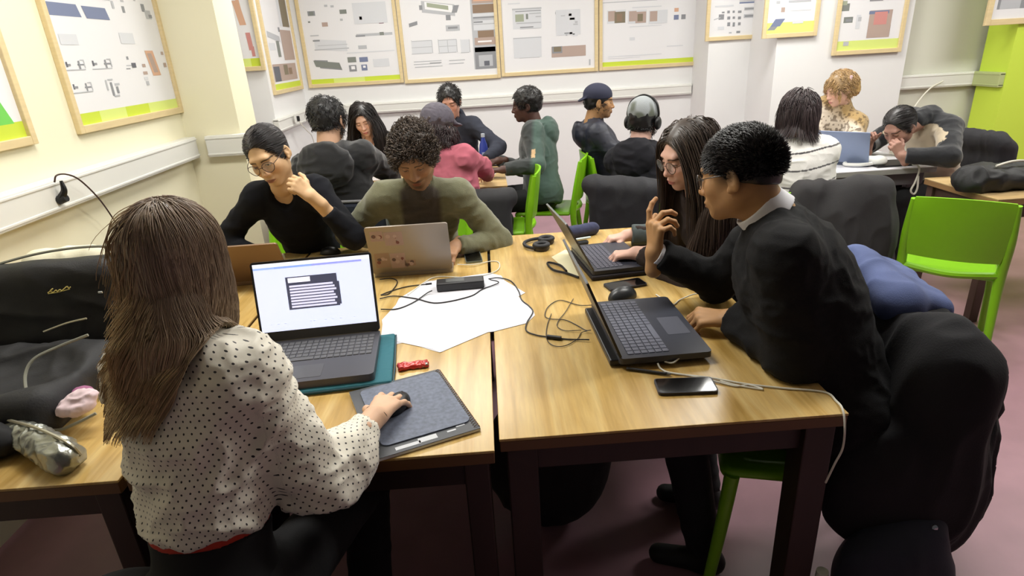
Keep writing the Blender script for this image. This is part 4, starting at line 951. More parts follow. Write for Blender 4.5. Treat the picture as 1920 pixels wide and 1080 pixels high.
# man in black jumper gesturing -----------------------------------------------------------------
k=seated(1386,325,1.61,(141,14,4),(.97,1.47),160,z=.60,sw=.20,sc=1.04,nb=(0,-.085,-.118),twist=0); L2(k,'P12')
person('person in black jumper and white collar, short fade haircut, hand raised mid gesture',k,head=k.c0,hc=k.hc,wr={1:P(1226,474,y=1.84),-1:P(1368,596,z=.806)},poles={1:(-.1,.4,-1),-1:(.35,-.9,-.5)},
  hands={1:('gesture',(.03,.05,1),(-.95,-.32,0)),-1:('pinch',(-1,.35,-.05),(-.15,-.25,1))},top=(.095,.095,.10),skin=(.70,.53,.36),lip=(.62,.42,.36),brow=(.07,.05,.04),eye=.6,sleeve=1.30,bulk=1.32,topname='black_jumper',shave=(.10,.085,.07),wr_amp=.009,collar='crew',bottom=(.06,.06,.08),handvx=.0018)
s=SDF(); nd=nrm(k.c-k.H[:,2]*.05-k.neck); s.cap(k.neck-nd*.0,k.neck+nd*.060,.078,.071,k=.01,cut='ab'); s.cap(k.neck-nd*.06,k.neck+nd*.10,.064,.062,k=.003,op='-'); V,F=s.mesh(.0035); mk('shirt_collar',V,F,mat('white_shirt',(.90,.90,.92),.7),k.par,loc=k.loc)
e_=k.el[1]; w_=k.wr[1]; s=SDF(); s.cap(e_+(w_-e_)*.85,e_+(w_-e_)*.985,.0385,.0385,k=.01,cut='ab'); s.cap(e_+(w_-e_)*.5,e_+(w_-e_)*1.2,.0345,.0345,k=.002,op='-'); V,F=s.mesh(.0025); mk('shirt_cuff',V,F,mat('white_shirt'),k.par,loc=k.loc)
shorthair(k,(.105,.09,.08),t=.005,n=7000,L=.024,rad=.0011,lowb=-.012,face=.90,lift=.8,noise=.12,thick=.010,steps=6,amp=.002,comb=lambda p:np.tile(A(0,.25,.1),(len(p),1)))
eyeglasses(k.H,k.c,mat('glasses_black',(.08,.07,.08),.3),k.par,k.loc)
# woman in striped white sweater --------------------------------------------------------------
def stripe(V,k):
    z=V[:,2]+.02*np.sin(V[:,0]*9); x=np.abs(z/.088%1-.5)<.045; return np.where(x[:,None],A(*lin((.30,.29,.30))),A(*lin((.93,.92,.90))))
k=seated(1495,214,3.30,(84,10,6),(1.72,3.26),80,z=.58,sw=.165,nb=(0,-.045,-.155)); L2(k,'P13')
person('person in white sweater with thin black stripes and dark bobbed hair, from behind',k,head=k.c0,hc=k.hc,wr={1:(2.02,3.80,.81),-1:(1.52,3.85,.81)},poles={1:(1,-.1,-.6),-1:(-1,-.1,-.6)},
  hands={1:('type',(-.3,1,0),(0,0,1)),-1:('type',(.2,1,0),(0,0,1))},top=(.9,.9,.9),topmat=mat('striped_knit',(.9,.9,.9),.95,attr=True,bump=.4,bscale=220,sheen=.3),topcol=stripe,fem=True,skin=(.84,.66,.55),sleeve=1.4,bulk=1.28,topname='striped_sweater',tvx=.0045,vx=.003,handvx=.004,collar='crew')
longhair(k,(.27,.225,.23),n=1800,L=.165,steps=12,part=.02,back=.5,thick=.018,rad=.0022,side=.35,noise=.15,grav=.45)
# blonde woman in leopard coat ------------------------------------------------------------------
def leo(V,k):
    n=vnoise(V*62,2); n2=vnoise(V*30,5); a=A(*lin((.66,.55,.36))); b=A(*lin((.82,.77,.70))); d=A(*lin((.30,.22,.13)))
    x=(V-k.pel)@k.F2; w=np.clip((x-.05)/.04,0,1)[:,None]; C=a*(1-w)+b*w; m=(n>.22+.25*n2).astype(float)[:,None]*.7; return C*(1-m)+d*m
k=seated(1574,166,4.72,(186,22,0),(2.86,5.00),200,z=.60,sw=.17,nb=(0,-.05,-.155)); L2(k,'P14')
person('person with fair hair tied up and leopard print coat, facing left by the white wall',k,head=k.c0,hc=k.hc,wr={-1:(2.50,4.48,.80),1:(2.45,4.60,.80)},poles={-1:(.5,-.4,-.8),1:(.3,.5,-.8)},
  hands={-1:('relax',(-1,-.4,0),(0,0,1)),1:('relax',(-1,-.3,0),(0,0,1))},top=(.6,.5,.35),topmat=mat('leopard_fur',(.6,.5,.35),.95,attr=True,bump=1.,bscale=120,sheen=.4),topcol=leo,fem=True,skin=(.88,.71,.62),lip=(.80,.50,.48),brow=(.45,.33,.22),eye=.4,sleeve=1.35,bulk=1.1,topname='leopard_coat',tvx=.006,vx=.003,handvx=.0035,collar='high')
shorthair(k,(.66,.54,.38),t=.012,n=1400,L=.07,rad=.0020,steps=9,grav=.2,face=.86,lowb=-.06,tip=(.78,.64,.42),curl=.003,cwl=.05,comb=lambda p:np.stack([0*p[:,0],np.where(p[:,1]>.03,.5,-.6),np.where(p[:,1]>.03,-.5,.1)],1),noise=.15,lift=.15)
cl=head_coll(k.H,k.c); o_=[q for q in k.par.children if q.name.startswith('hair')][0]
s=SDF(); s.ell((0,-.115,.0),(.045,.045,.075),.03); s.ell((0,-.105,-.06),(.04,.04,.05),.03); V,F=s.mesh(.004); V=wrinkle(V,F,.010,45,3); mk('ponytail',V@k.H.T+k.c,F,HAIRM(),k.par,cols=np.clip(A(*lin((.72,.58,.36)))*(1+.3*vnoise(V*70,2))[:,None],0,1),loc=k.loc)
MB().box(k.c+k.H@A(-.083,-.045,.055),(.012,.022,.058),k.H@rotm(.5,0,0),.005).build('hair_clip',mat('pink_clip',(.86,.74,.76),.4),k.par,False,k.loc)
# person in beige vest bent over the table --------------------------------------------------------
def vest(V,k):
    L=np.linalg.norm(k.neck-k.pel); z=(V-k.pel)@k.ax; v=(z<L-.005)
    for g in (1,-1):
        for a_,b_,rr in ((k.sh[g]+k.R2*g*.012,k.el[g],.070),(k.el[g],k.wr[g],.10)): v&=SDF.d(('c',a_,b_,rr,rr,0,None,'+'),V)>0
    return np.where(v[:,None],A(*lin((.74,.68,.58))),A(*lin((.085,.09,.11))))
k=seated(1686,238,3.85,(204,34,4),(3.10,4.02),190,z=.58,sw=.165,neck_=P(1742,216,y=3.93)); L2(k,'P15')
person('person in beige vest over black jumper, head bent low and resting on hands',k,head=k.c0,hc=k.hc,wr={-1:P(1690,292,z=.83),1:(2.60,4.06,.84)},poles={-1:(.6,-.8,-.2),1:(-.2,.8,-.6)},
  hands={-1:('cheek',(-.5,.3,.9),(-.2,-1,.1)),1:('cheek',(-.3,-.2,1),(.1,1,.1))},top=(.1,.1,.1),topmat=mat('vest_knit',(.5,.5,.5),.95,attr=True,bump=.5,bscale=240,sheen=.3),topcol=vest,fem=True,skin=(.66,.50,.44),lip=(.6,.40,.38),brow=(.08,.06,.06),eye=.35,sleeve=1.25,bulk=1.1,topname='jumper_and_vest',tvx=.006,vx=.003,handvx=.0035,collar='high',cuff=.9,extra=lambda s,k: s.cap(k.neck,k.c0+(k.neck-k.c0)*.55,.064,.060,k=.02))
backhair(k,(.16,.145,.15),bun=(.0,-.12,-.02),n=1200,t=.011,part=0.)
# ---------------------------------------------------------------- things on and around the tables
blackp=mat('black_plastic',(.06,.06,.07),.4)
def onT(px,py,z=.75): return P(px,py,z=z)
def laptop(label,c,rz,w,d,h,opn,body,lidm,lit=None,th=.018,keyr=(.18,.95),group=None,bezel=.008,chin=.02,keyw=.84,pad=True,hinge=None,keyc=(.13,.13,.14)):
    t=thing('laptop',label,'laptop',c,rz,group)
    b=MB(); b.prism(rrect(w,d,.012),0,th*.55,0); b.prism(rrect(w,d,.014),th*.55,th,0); o=b.build('base',body,t)
    km=MB(); rows=6; cols=15 if keyw<.9 else 18; kw=w*keyw; kd=d*.46; y1=d/2-d*.10
    for r in range(rows):
        for q in range(cols):
            if r==rows-1 and 4<=q<=8:
                if q!=4: continue
                cw=kw/cols*5; cx=-kw/2+kw/cols*6.5
            else: cw=kw/cols; cx=-kw/2+kw/cols*(q+.5)
            km.box((cx,y1-kd/rows*(r+.5),th+.0012),(cw-.0028,kd/rows-.003,.0018),b=.0005,seg=1)
    km.build('keyboard',mat('keycaps_%d'%int(keyc[0]*99),keyc,.5),t)
    if pad: p=MB(); p.prism(rrect(w*.30,d*.26,.004,3,-w*.05,-d*.30),th-.0005,th+.0006); p.build('touchpad',mat('touchpad_%d'%int(keyc[0]*60),tuple(x*.75+.06 for x in keyc),.3),t)
    a=math.radians(opn); R=rotm(-(math.pi-a) if False else -(a),0,0)
    # lid lies on the base when closed: local frame y from hinge forward, z up
    Rl=np.array([[1,0,0],[0,-math.cos(a),math.sin(a)],[0,math.sin(a),math.cos(a)]]) # maps lid (x, up-along-lid, out of the screen)
    Rl=np.stack([A(1,0,0),A(0,-math.cos(a),math.sin(a)),A(0,-math.sin(a),-math.cos(a))],1)
    T=A(0,d/2-.004,th+.001)
    l=MB(); l.prism([(x,y+h/2) for x,y in rrect(w,h,.010)],-.0035,.0035,0,T,Rl); lid=l.build('lid',lidm,t)
    s=MB(); s.add([(-w/2+bezel,chin,.0038),(w/2-bezel,chin,.0038),(w/2-bezel,h-bezel,.0038),(-w/2+bezel,h-bezel,.0038)],[[0,1,2,3]],0,T,Rl)
    ms=[mat('screen_dark',(.05,.055,.07),.2)]
    if lit:
        ms=[mat('screen_'+lit[0],lit[1],.3,emit=lit[2])]; W=w-2*bezel; Hh=h-bezel-chin
        for i,(col,x0,y0,x1,y1,e) in enumerate(lit[3]):
            nm='screenink_%02d%02d%02d'%tuple(int(v*99) for v in col); m_=mat(nm,col,.3,emit=e)
            if m_ not in ms: ms.append(m_)
            z=.0040+.00005*(i%30); X=lambda u:-w/2+bezel+u*W; Y=lambda v: chin+v*Hh
            s.add([(X(x0),Y(y0),z),(X(x1),Y(y0),z),(X(x1),Y(y1),z),(X(x0),Y(y1),z)],[[0,1,2,3]],ms.index(m_),T,Rl)
    s.build('screen',ms,lid)
    hb=MB(); hb.tube([(-w*.42,d/2-.003,th),(w*.42,d/2-.003,th)],.0045,8,sm=0); hb.build('hinge',hinge or body,t,True)
    return t,T,Rl
charc=mat('laptop_charcoal',(.29,.29,.31),.42,metal=.2); dk=mat('laptop_dark',(.19,.20,.24),.4)
# teal sleeve, laptop of the foreground woman
slc=onT(640,660)
s=SDF(); Rz=rotm(0,0,.10); sl=A(-.520,1.600,.757); s.box(sl,(.20,.155,.0075),.0065,.004,Rz); V,F=s.mesh(.0035); V=wrinkle(V,F,.0012,30,3)
o=mk('laptop_sleeve',V-A(0,0,0),F,mat('teal_neoprene',(.13,.40,.45),.75,bump=.3,bscale=500)); tag(o,'teal padded laptop sleeve lying under the bright screened laptop','laptop sleeve')
Z_=MB(); Z_.tube([sl+Rz@A(-.196,-.154,.001),sl+Rz@A(.18,-.156,.001),sl+Rz@A(.203,-.135,.001),sl+Rz@A(.202,.15,.001)],.0028,6,sm=6); z_=Z_.build('zip',mat('teal_dark_zip',(.07,.24,.28),.5),None,True); z_.parent=o
lit=[((.62,.72,.95),0,.915,.34,.945,1.),((.55,.66,.93),.18,.915,.55,.945,1.),((.60,.62,.92),.5,.915,.93,.945,1.),((.93,.95,1),0,.95,1,1,1.05)]
lit+=[((.26,.27,.36),.26,.30,.70,.78,.8),((.26,.27,.36),.69,.32,.715,.66,.8),((.93,.93,.99),.28,.695,.47,.765,1.)]
for i in range(8):
    y=.655-i*.043; lit.append(((.85,.85,.96),.285,y-.028,.66+.012*((i*7)%3)-.0,y,1.))
for x in (.08,.14,.20,.42,.45,.55,.61,.68,.8): lit.append(((.72,.74,.84),x,.10,x+.018,.115,1.))
laptop('open laptop with bright white screen in front of the dotted blouse',(-.548,1.600,.765),.085,.365,.285,.25,102,charc,mat('lid_black',(.07,.07,.08),.4),('white',(.86,.89,.99),.95,lit),th=.022,bezel=.007,chin=.030,keyw=.92,keyc=(.34,.34,.35),hinge=mat('hinge_bronze',(.45,.42,.35),.4,metal=.6))
# spiral notebook and mouse pad
def quadobj(name,label,cat,pts,z,th,m,r=None,parent=None):
    q=[tuple(onT(x,y,z)[:2]) for x,y in pts]; c=np.mean(q,0); b=MB(); b.prism([(x-c[0],y-c[1]) for x,y in q],0,th)
    o=b.build(name,m,parent); o.location=(c[0],c[1],z); 
    if label: tag(o,label,cat)
    return o,c
def orient(px0,px1,z):   # centre and heading of an edge seen between two picture points
    a=onT(*px0,z); b=onT(*px1,z); return a,b,math.atan2(b[1]-a[1],b[0]-a[0])
a=onT(703,862,.76); b=onT(901,802,.76); dd=onT(820,692,.76); ang=math.atan2(b[1]-a[1],b[0]-a[0]); wN=np.linalg.norm((b-a)[:2]); hN=np.linalg.norm((dd-b)[:2])
u=A(math.cos(ang),math.sin(ang),0); v=A(-math.sin(ang),math.cos(ang),0); 
if True:
    t=thing('spiral_notebook','dark grey spiral bound notebook under the speckled mouse pad','notebook',(a[0],a[1],.7508),ang)
    MB().box((wN/2,hN/2,.004),(wN,hN,.007),b=.001).build('pages',mat('page_block',(.88,.88,.86),.7),t)
    MB().box((wN/2,hN/2,.0082),(wN,hN,.0014),b=.0005).build('cover',mat('notebook_cover',(.27,.28,.30),.5,var=.05,scale=30),t)
    r=MB()
    for i in range(34):
        y=hN*(.03+.94*i/33); r.tube([(wN-.006+.008*math.cos(q),y+.0008*math.sin(q),.005+.0075*math.sin(q)) for q in np.linspace(0,6.28,10,endpoint=False)],.0009,5,True,sm=0)
    r.build('spiral_binding',mat('bronze_wire',(.55,.45,.36),.3,metal=.8),t,True)
    l=MB()
    for x,y,w_,h_ in ((.42,.012,.045,.018),(.20,.010,.06,.012),(.80,.03,.022,.014),(.70,.02,.022,.006)): l.box((wN*x+w_/2,y+h_/2,.0091),(w_,h_,.0004),b=0)
    l.build('sticker_labels',mat('label_white',(.80,.81,.83),.6),t)
    t2=thing('mouse_pad','speckled grey blue mouse pad with rounded corners on the notebook','mouse pad',(a[0]+u[0]*.025+v[0]*.035,a[1]+u[1]*.025+v[1]*.035,.7602),ang)
    q=MB(); q.prism(rrect(wN-.035,hN-.05,.018,6,(wN-.035)/2,(hN-.05)/2),0,.003); mp=mat('mousepad_speckle',(.40,.43,.50),.6,var=.22,scale=90); q.build('pad',mp,t2)
hw=P(770,742,z=.785)
def mouse(label,c,rz,m,L=.105,w=.062,h=.036,group=None):
    t=thing('computer_mouse',label,'computer mouse',c,rz,group)
    s=SDF(); s.ell((0,0,.004),(w/2,L/2,h),.01); s.plane((0,0,.0008),(0,0,1),.002); V,F=s.mesh(.003); mk('shell',relax(V,F,1),F,m,t)
    MB().box((0,L*.27,h*.86),(.007,.018,.008),rotm(-.35,0,0),.003).build('scroll_wheel',mat('rubber_black',(.03,.03,.03),.7),t)
    return t
mouse('black computer mouse held under the hand on the speckled pad',(hw[0]-.035,hw[1]-.015,.7635),-.35,blackp,.10,.058,.030)
# red snack wrapper
def tri_wrap():
    t=thing('snack_wrapper','crumpled red snack wrapper above the spiral notebook','wrapper',onT(775,689),.16)
    s=SDF(); s.box((0,0,.008),(.043,.015,.006),.004,.004); V,F=s.mesh(.0025); V=wrinkle(V,F,.006,55,2); V[:,2]=np.maximum(V[:,2],.0008); mk('foil',V,F,mat('red_foil',(.72,.15,.12),.3,metal=.2,coat=.4),t)
    s=SDF(); s.box((.034,-.006,.007),(.010,.010,.005),.003,.004); V,F=s.mesh(.002); V=wrinkle(V,F,.004,80,5); V[:,2]=np.maximum(V[:,2],.0008); mk('torn_end',V,F,mat('silver_foil',(.62,.64,.62),.3,metal=.7),t)
tri_wrap()
o=MB().box((0,0,.004),(.018,.008,.008),b=.003).build('eraser',mat('white_rubber',(.9,.9,.9),.6)); o.location=tuple(onT(729,699)); tag(o,'tiny white eraser between the teal sleeve and the fingers','eraser')
# large sheets of paper
def sheet(label,poly,z,m=None):
    q=np.array([onT(x,y,z)[:2] for x,y in poly]); c=q.mean(0); b=MB(); b.prism([tuple(p-c) for p in q],0,.0006); o=b.build('paper_sheet',m or mat('white_paper',(.83,.83,.86),.6)); o.location=(c[0],c[1],z); tag(o,label,'paper')
    return o
sheet('large white sheet of paper with torn edges lying across the table seam',[(716,600),(742,572),(748,560),(800,528),(918,512),(940,517),(946,526),(985,549),(972,556),(1000,582),(1003,591),(988,606),(925,622),(915,623),(825,661),(812,655),(740,640),(722,642)],.7512)
sheet('under sheet of white paper poking out towards the bright laptop',[(712,652),(760,642),(824,661),(832,659),(824,650),(760,610),(718,602)],.7504)
# phones
def phone(label,c,rz,m=None,w=.072,L=.15,group='mobile phones lying on the tables',screen=(.03,.03,.035)):
    t=thing('mobile_phone',label,'phone',c,rz,None)
    b=MB(); b.prism(rrect(w,L,.010),0,.0085); b.build('case',m or mat('phone_case',(.12,.12,.17),.4),t)
    b=MB(); b.prism(rrect(w-.006,L-.007,.008),.0083,.0090); b.build('screen_glass',mat('phone_glass',screen,.08,spec=.8),t)
    return t
p0,p1,an=orient((1218,728),(1350,722),.76); phone('black mobile phone nearest the camera, on the right table',(*(((onT(1285,727))[:2])),.7506),an+math.pi/2-.02,None,.073,.152)
p0,p1,an=orient((1130,545),(1215,532),.76); phone('dark mobile phone behind the grey computer mouse',(*(onT(1172,536)[:2]),.7506),an+math.pi/2+.05)
phone('mobile phone with metal rim right of the stickered laptop',(*(onT(887,484)[:2]),.7506),.10,mat('phone_rim',(.45,.50,.50),.3,metal=.5),.072,.14)
# power adapter and cables
t=thing('power_adapter','black rectangular power adapter on the white paper','power adapter',(*onT(864,540)[:2],.7520),.05)
MB().box((0,0,.0165),(.182,.062,.033),b=.006).build('brick',mat('adapter_black',(.16,.16,.17),.45),t); MB().box((-.02,0,.0333),(.07,.035,.0006),b=0).build('rating_label',mat('label_grey',(.33,.34,.34),.5),t)
def cable(label,pts,r=.0022,col='b',z=.7535,name='cable',plugs=()):
    q=[(onT(p[0],p[1],z+(p[2] if len(p)>2 else 0)) if len(p)<4 else A(*p[:3])) for p in pts]
    m={'b':mat('black_cable',(.10,.09,.10),.5),'w':mat('white_cable',(.86,.85,.80),.5)}[col]
    b=MB(); b.tube(q,r,8); o=b.build(name,m,None,True); tag(o,label,'cable')
    for i in plugs:
        p=q[i]; d=nrm(q[i]-q[i-1 if i else 1]); e=MB(); e.tube([p-d*.004,p+d*.004 if i in(0,) else p,p+d*.020],.0045,8,sm=0); pl=e.build('plug',m,o,True)
    return o
cable('black cable running from the adapter over the paper edge to the dark laptop',[(916,523,.010),(935,521,.004),(958,527),(972,545),(978,562),(992,574),(999,585),(988,605),(987,620),(1005,628),(1030,632),(1065,636),(1105,637,.004)],.0024)
o=MB(); o.tube([onT(1026,631,.7575),onT(1052,634,.7575)],.0065,10,sm=0); tag(o.build('cable_ferrite',mat('black_cable'),None,True),'small black barrel clipped on the cable left of the dark laptop','cable barrel')
cable('thin black cable looping beside the dark laptop',[(1112,572,.006),(1085,572),(1050,563),(1028,575),(1022,592),(1033,598),(1060,600),(1082,610),(1098,619,.003),(1108,619,.008)],.0015)
cable('second thin cable loop lying under the black barrel',[(1075,560),(1060,585),(1048,600),(1045,612),(1060,620),(1090,619,.002)],.0013)
cable('thin cable ring around the black barrel on the wood',[(1034,588),(1026,610),(1025,635),(1038,648),(1060,648),(1082,636),(1090,624),(1102,620,.006)],.0013)
cable('black cable crossing the paper from the adapter to the bright laptop',[(918,524,.014),(935,530,.004),(905,542),(880,556),(820,568),(780,560),(740,555),(712,560,.002)],.0022,z=.7545)
cable('second black cable from the adapter towards the bright laptop',[(810,545,.012),(800,550,.003),(775,567),(745,579),(714,580,.003)],.0022,z=.7545)
cable('short black cable bundle right of the bright screen',[(712,524,.01),(735,522),(745,530),(730,550),(715,553)],.0022)
cable('short black cable behind the bright screen with small plug',[(714,553),(735,545),(765,537),(800,533)],.0022,plugs=(3,))
cable('white charging cable from the rimmed phone along the adapter to the paper',[(858,496,.004),(888,496,.006),(920,490),(935,492),(935,504),(918,513,.002),(880,520),(820,519),(795,530),(775,545),(765,553)],.0022,'w')
cable('white cable arching behind the glass cup',[(468,494,.02),(480,482,.04),(500,477,.05),(520,486,.02)],.0022,'w')
cable('white cable plugged in the side of the dark laptop and trailing off the table corner',[(1233,681,.012),(1240,692),(1262,700),(1330,708),(1400,720),(1470,728),(1545,735),(1568,752),(1580,768,.003),(1.0*P(1584,800,y=1.165)[0],1.165,P(1584,800,y=1.165)[2],0),(*P(1580,840,y=1.165),0),(*P(1565,870,y=1.165),0),(*P(1548,905,y=1.17),0)],.0026,'w')
cable('second white cable lying alongside the phone nearest the camera',[(1245,697),(1290,704),(1345,716),(1380,724),(1405,722),(1430,730),(1380,722),(1350,714)],.0024,'w')
cable('short white cable curving over the corner of the dark laptop',[(1303,638,.022),(1285,643,.024),(1275,655,.024),(1276,667,.02),(1262,680,.010),(1246,678,.010)],.0026,'w')
cable('white earphone cable pinched in the fingers of the man in black',[(1230,552),(1245,562),(1262,571),(1275,562),(1300,552,.01),(1316,550,.02)],.0022,'w')
cable('white loop of cable hanging under the table beside the corner leg',[(*P(1508,878,y=1.26),0),(*P(1488,886,y=1.25),0),(*P(1480,905,y=1.25),0),(*P(1486,930,y=1.25),0),(*P(1497,944,y=1.25),0)],.004,'w')
# laptops of the others
bronze=mat('laptop_bronze',(.52,.42,.33),.4,metal=.4); silver=mat('laptop_silver',(.60,.57,.54),.35,metal=.6)
laptop('bronze brown laptop in front of the woman with glasses, lid towards us',(-.995,2.47,.751),math.pi+.02,.31,.215,.205,118,bronze,bronze,None,th=.014)
t,T,Rl=laptop('silver laptop with faded stickers in front of the olive sweater',(-.337,2.462,.751),math.pi,.325,.225,.222,106,silver,mat('lid_silver_brown',(.60,.56,.52),.38,metal=.45),None,th=.014,keyc=(.1,.1,.1))
lid=[c for c in t.children if c.name.startswith('lid')][0]
def sticker(u,v,w,h,cs):
    ms=[mat('sticker_%d'%i,c,.5) for i,c in enumerate(STK)]; b=MB()
    b.add([(u-w/2,v-h/2,-.0038),(u+w/2,v-h/2,-.0038),(u+w/2,v+h/2,-.0038),(u-w/2,v+h/2,-.0038)],[[3,2,1,0]],cs,T,Rl)
    r=random.Random(int(u*999+v*99))
    for i in range(5):
        x=u+(r.random()-.5)*w*.6; y=v+(r.random()-.5)*h*.6; s_=.003+.006*r.random(); q=[(x+s_*math.cos(k),y+s_*math.sin(k),-.0040-.0001*i) for k in np.linspace(0,6.28,9,endpoint=False)]
        b.add(q,[list(range(9))[::-1]],2+(i+cs)%3,T,Rl)
    b.build('sticker',ms,lid)
STK=[(.66,.56,.54),(.60,.50,.44),(.45,.25,.24),(.72,.62,.60),(.36,.28,.27)]
for u_,v_,w_,h_,c_ in ((.120,.180,.050,.046,0),(.055,.165,.072,.062,0),(.115,.065,.060,.070,1),(.052,.060,.060,.072,0),(.006,.045,.045,.030,1)): sticker(u_,v_,w_,h_,c_)
a0=onT(1145,688); a1=onT(1325,668); rz4=math.pi/2+math.atan2(a1[1]-a0[1],a1[0]-a0[0])
t4,_,_=laptop('large dark laptop with open screen in front of the gesturing man',(.452,1.665,.766),math.pi/2+.03,.405,.262,.25,112,dk,mat('lid_black',(.07,.07,.08),.4),('dim',(.30,.34,.40),.25,[]),th=.018,keyw=.90,keyc=(.36,.37,.42),bezel=.008,chin=.025)
st=MB(); st.box((0,.02,-.0085),(.36,.24,.012),b=.003); st.box((0,.125,-.002),(.37,.06,.020),b=.004); st.build('rear_stand',mat('black_plastic'),t4)
laptop('second open laptop on the right table under the hands of the woman in brown',(.47,2.33,.770),math.pi/2+.12,.335,.235,.225,118,dk,mat('lid_pale_edge',(.40,.40,.40),.4,metal=.4),('dim2',(.35,.33,.30),.2,[]),th=.016,keyc=(.32,.32,.37),bezel=.010,chin=.02)
o=MB().box((.47,2.325,.760),(.25,.345,.017),rotm(0,0,.12),.006).build('laptop_sleeve',mat('black_sleeve',(.10,.07,.09),.7)); tag(o,'black laptop sleeve under the second laptop on the right table','laptop sleeve')
mouse('grey computer mouse beside the dark laptop, behind it a phone',(*onT(1167,560)[:2],.7505),-1.15,mat('mouse_grey',(.16,.17,.18),.35),.115,.07,.042)
# headphones on the table
t=thing('headphones','black folded over-ear headphones lying beside the second laptop','headphones',(*onT(1012,466)[:2],.751),.3)
for x,y in ((0,-.02),(.055,.055)):
    b=MB(); b.tube([(x+.030*math.cos(q),y+.026*math.sin(q),.022) for q in np.linspace(0,6.28,16,endpoint=False)],.011,10,True,sm=2); b.build('ear_pad',mat('pad_black',(.09,.09,.11),.6),t,True)
    b=MB(); b.lathe([(.002,.001),(.034,.001),(.038,.008),(.036,.018),(.002,.019)],20,(x,y,0)); b.build('ear_cup',mat('cup_dark',(.15,.13,.14),.35,metal=.2),t,True)
b=MB(); b.tube([(-.03,-.03,.012),(-.055,.02,.012),(-.045,.075,.012),(0,.105,.012),(.06,.10,.012),(.09,.07,.012)],.008,8); b.build('headband',mat('pad_black'),t,True)
# pencil cases, pens and papers by the second laptop
def caps(name,label,cat,p0,p1,r,m,z,amp=0,flat=1.,cap_=None):
    a,b=onT(*p0,z),onT(*p1,z); a[2]=b[2]=z; loc=A(*((a+b)/2)[:2],z); s=SDF(); s.cap(a-loc,b-loc,r,k=.01); V,F=s.mesh(.004); V[:,2]*=flat
    if amp: V=wrinkle(V,F,amp,30,4)
    t=thing(name,label,cat,loc); mk('pouch' if 'case' in name else 'barrel',V,F,m,t)
    if cap_: e=SDF(); d=nrm(b-a); e.cap(b-loc-d*.004,b-loc+d*.012,r*.78,k=.01,cut='b'); V,F=e.mesh(.003); mk('end_cap',V,F,cap_,t)
    return t
caps('pencil_case','navy cylindrical pencil case behind the second laptop','pencil case',(1070,436),(1112,428),.030,mat('navy_case',(.19,.21,.33),.8,bump=.3),.779,.002,cap_=mat('case_end',(.55,.58,.62),.5))
caps('pencil_case','small black pencil case under the white pen','pencil case',(1078,458),(1098,455),.014,mat('black_case',(.10,.11,.12),.7),.7645,.001)
caps('marker_pen','white marker pen resting on the small black case','pen',(1075,450),(1106,445),.006,mat('pen_white',(.78,.84,.83),.4),.786)
caps('ball_pen','slim black pen in front of the dark laptop','pen',(1176,691),(1250,701),.0048,mat('pen_black',(.16,.16,.17),.35),.7555,cap_=mat('pen_tip',(.5,.5,.5),.3,metal=.8))
sheet('cream paper slips sticking out under the second laptop',[(1034,482),(1060,468),(1085,480),(1086,520),(1070,515)],.7508,mat('cream_paper',(.86,.83,.68),.7))
s=MB(); s.tube([onT(1085,520,.757),onT(1062,512,.757),(onT(1038,506,.757)),onT(1027,496,.757),onT(1030,492,.757),onT(1050,497,.757),onT(1062,508,.757)],.0045,6); tag(s.build('black_strap',mat('black_strap',(.09,.08,.08),.7),None,True),'black fabric strap looped left of the second laptop','strap')
sheet('white card at the right end of the second laptop',[(1200,492),(1214,488),(1226,506),(1224,515),(1203,512)],.7508)
# glass
t=thing('drinking_glass','clear drinking glass behind the bright screen near the long brown hair','glass',(*onT(458,512)[:2],.751))
g=MB(); g.lathe([(.026,0),(.030,.055),(.033,.10),(.0318,.10),(.028,.055),(.024,.004),(.001,.004)],28); g.build('tumbler',mat('clear_glass',(.96,.97,.98),.03,trans=1.,spec=.5),t,True)
mouse('black computer mouse behind the bright screen by the bronze laptop',(*onT(620,476)[:2],.7505),1.4,blackp,.10,.06,.03)
# ---------------------------------------------------------------- left: bag, tote, foil pouch
P_=P
bagm=mat('black_bag_nylon',(.075,.075,.085),.6,bump=.4,bscale=250,var=.15,scale=12)
bl=A(-1.40,1.62,.75); t=thing('backpack','large open black backpack on the left table against the wall','backpack',bl)
Rb=rotm(-.16,0,.10)
s=SDF(); s.box(A(-.02,.13,.165),(.285,.055,.165),.05,.04,Rb); V,F=s.mesh(.009); V=wrinkle(V,F,.010,8,2); V[:,2]=np.maximum(V[:,2],.002); mk('back_panel',V,F,bagm,t)
s=SDF(); s.box(A(.0,-.13,.06),(.28,.19,.065),.05,.04); s.ell(A(.10,-.15,.13),(.17,.13,.05),.02,op='-'); V,F=s.mesh(.008); V=wrinkle(V,F,.010,9,7); V[:,2]=np.maximum(V[:,2],.002); mk('open_front',V,F,mat('bag_lining',(.11,.11,.12),.7,bump=.3),t)
def bt(*q): return [P_(x,y,y=yy)-bl for x,y,yy in q]
b=MB(); b.tube(bt((-20,500,1.78),(60,478,1.80),(130,466,1.80),(190,462,1.80),(225,468,1.78)),.004,6); b.build('rim_piping',mat('grey_piping',(.55,.55,.50),.5),t,True)
b=MB(); b.tube(bt((165,628,1.52),(110,650,1.50),(65,672,1.47),(48,700,1.44),(50,735,1.40),(66,770,1.36),(82,800,1.33),(110,806,1.32),(140,795,1.32),(180,775,1.34)),.004,6); b.build('pocket_piping',mat('grey_piping'),t,True)
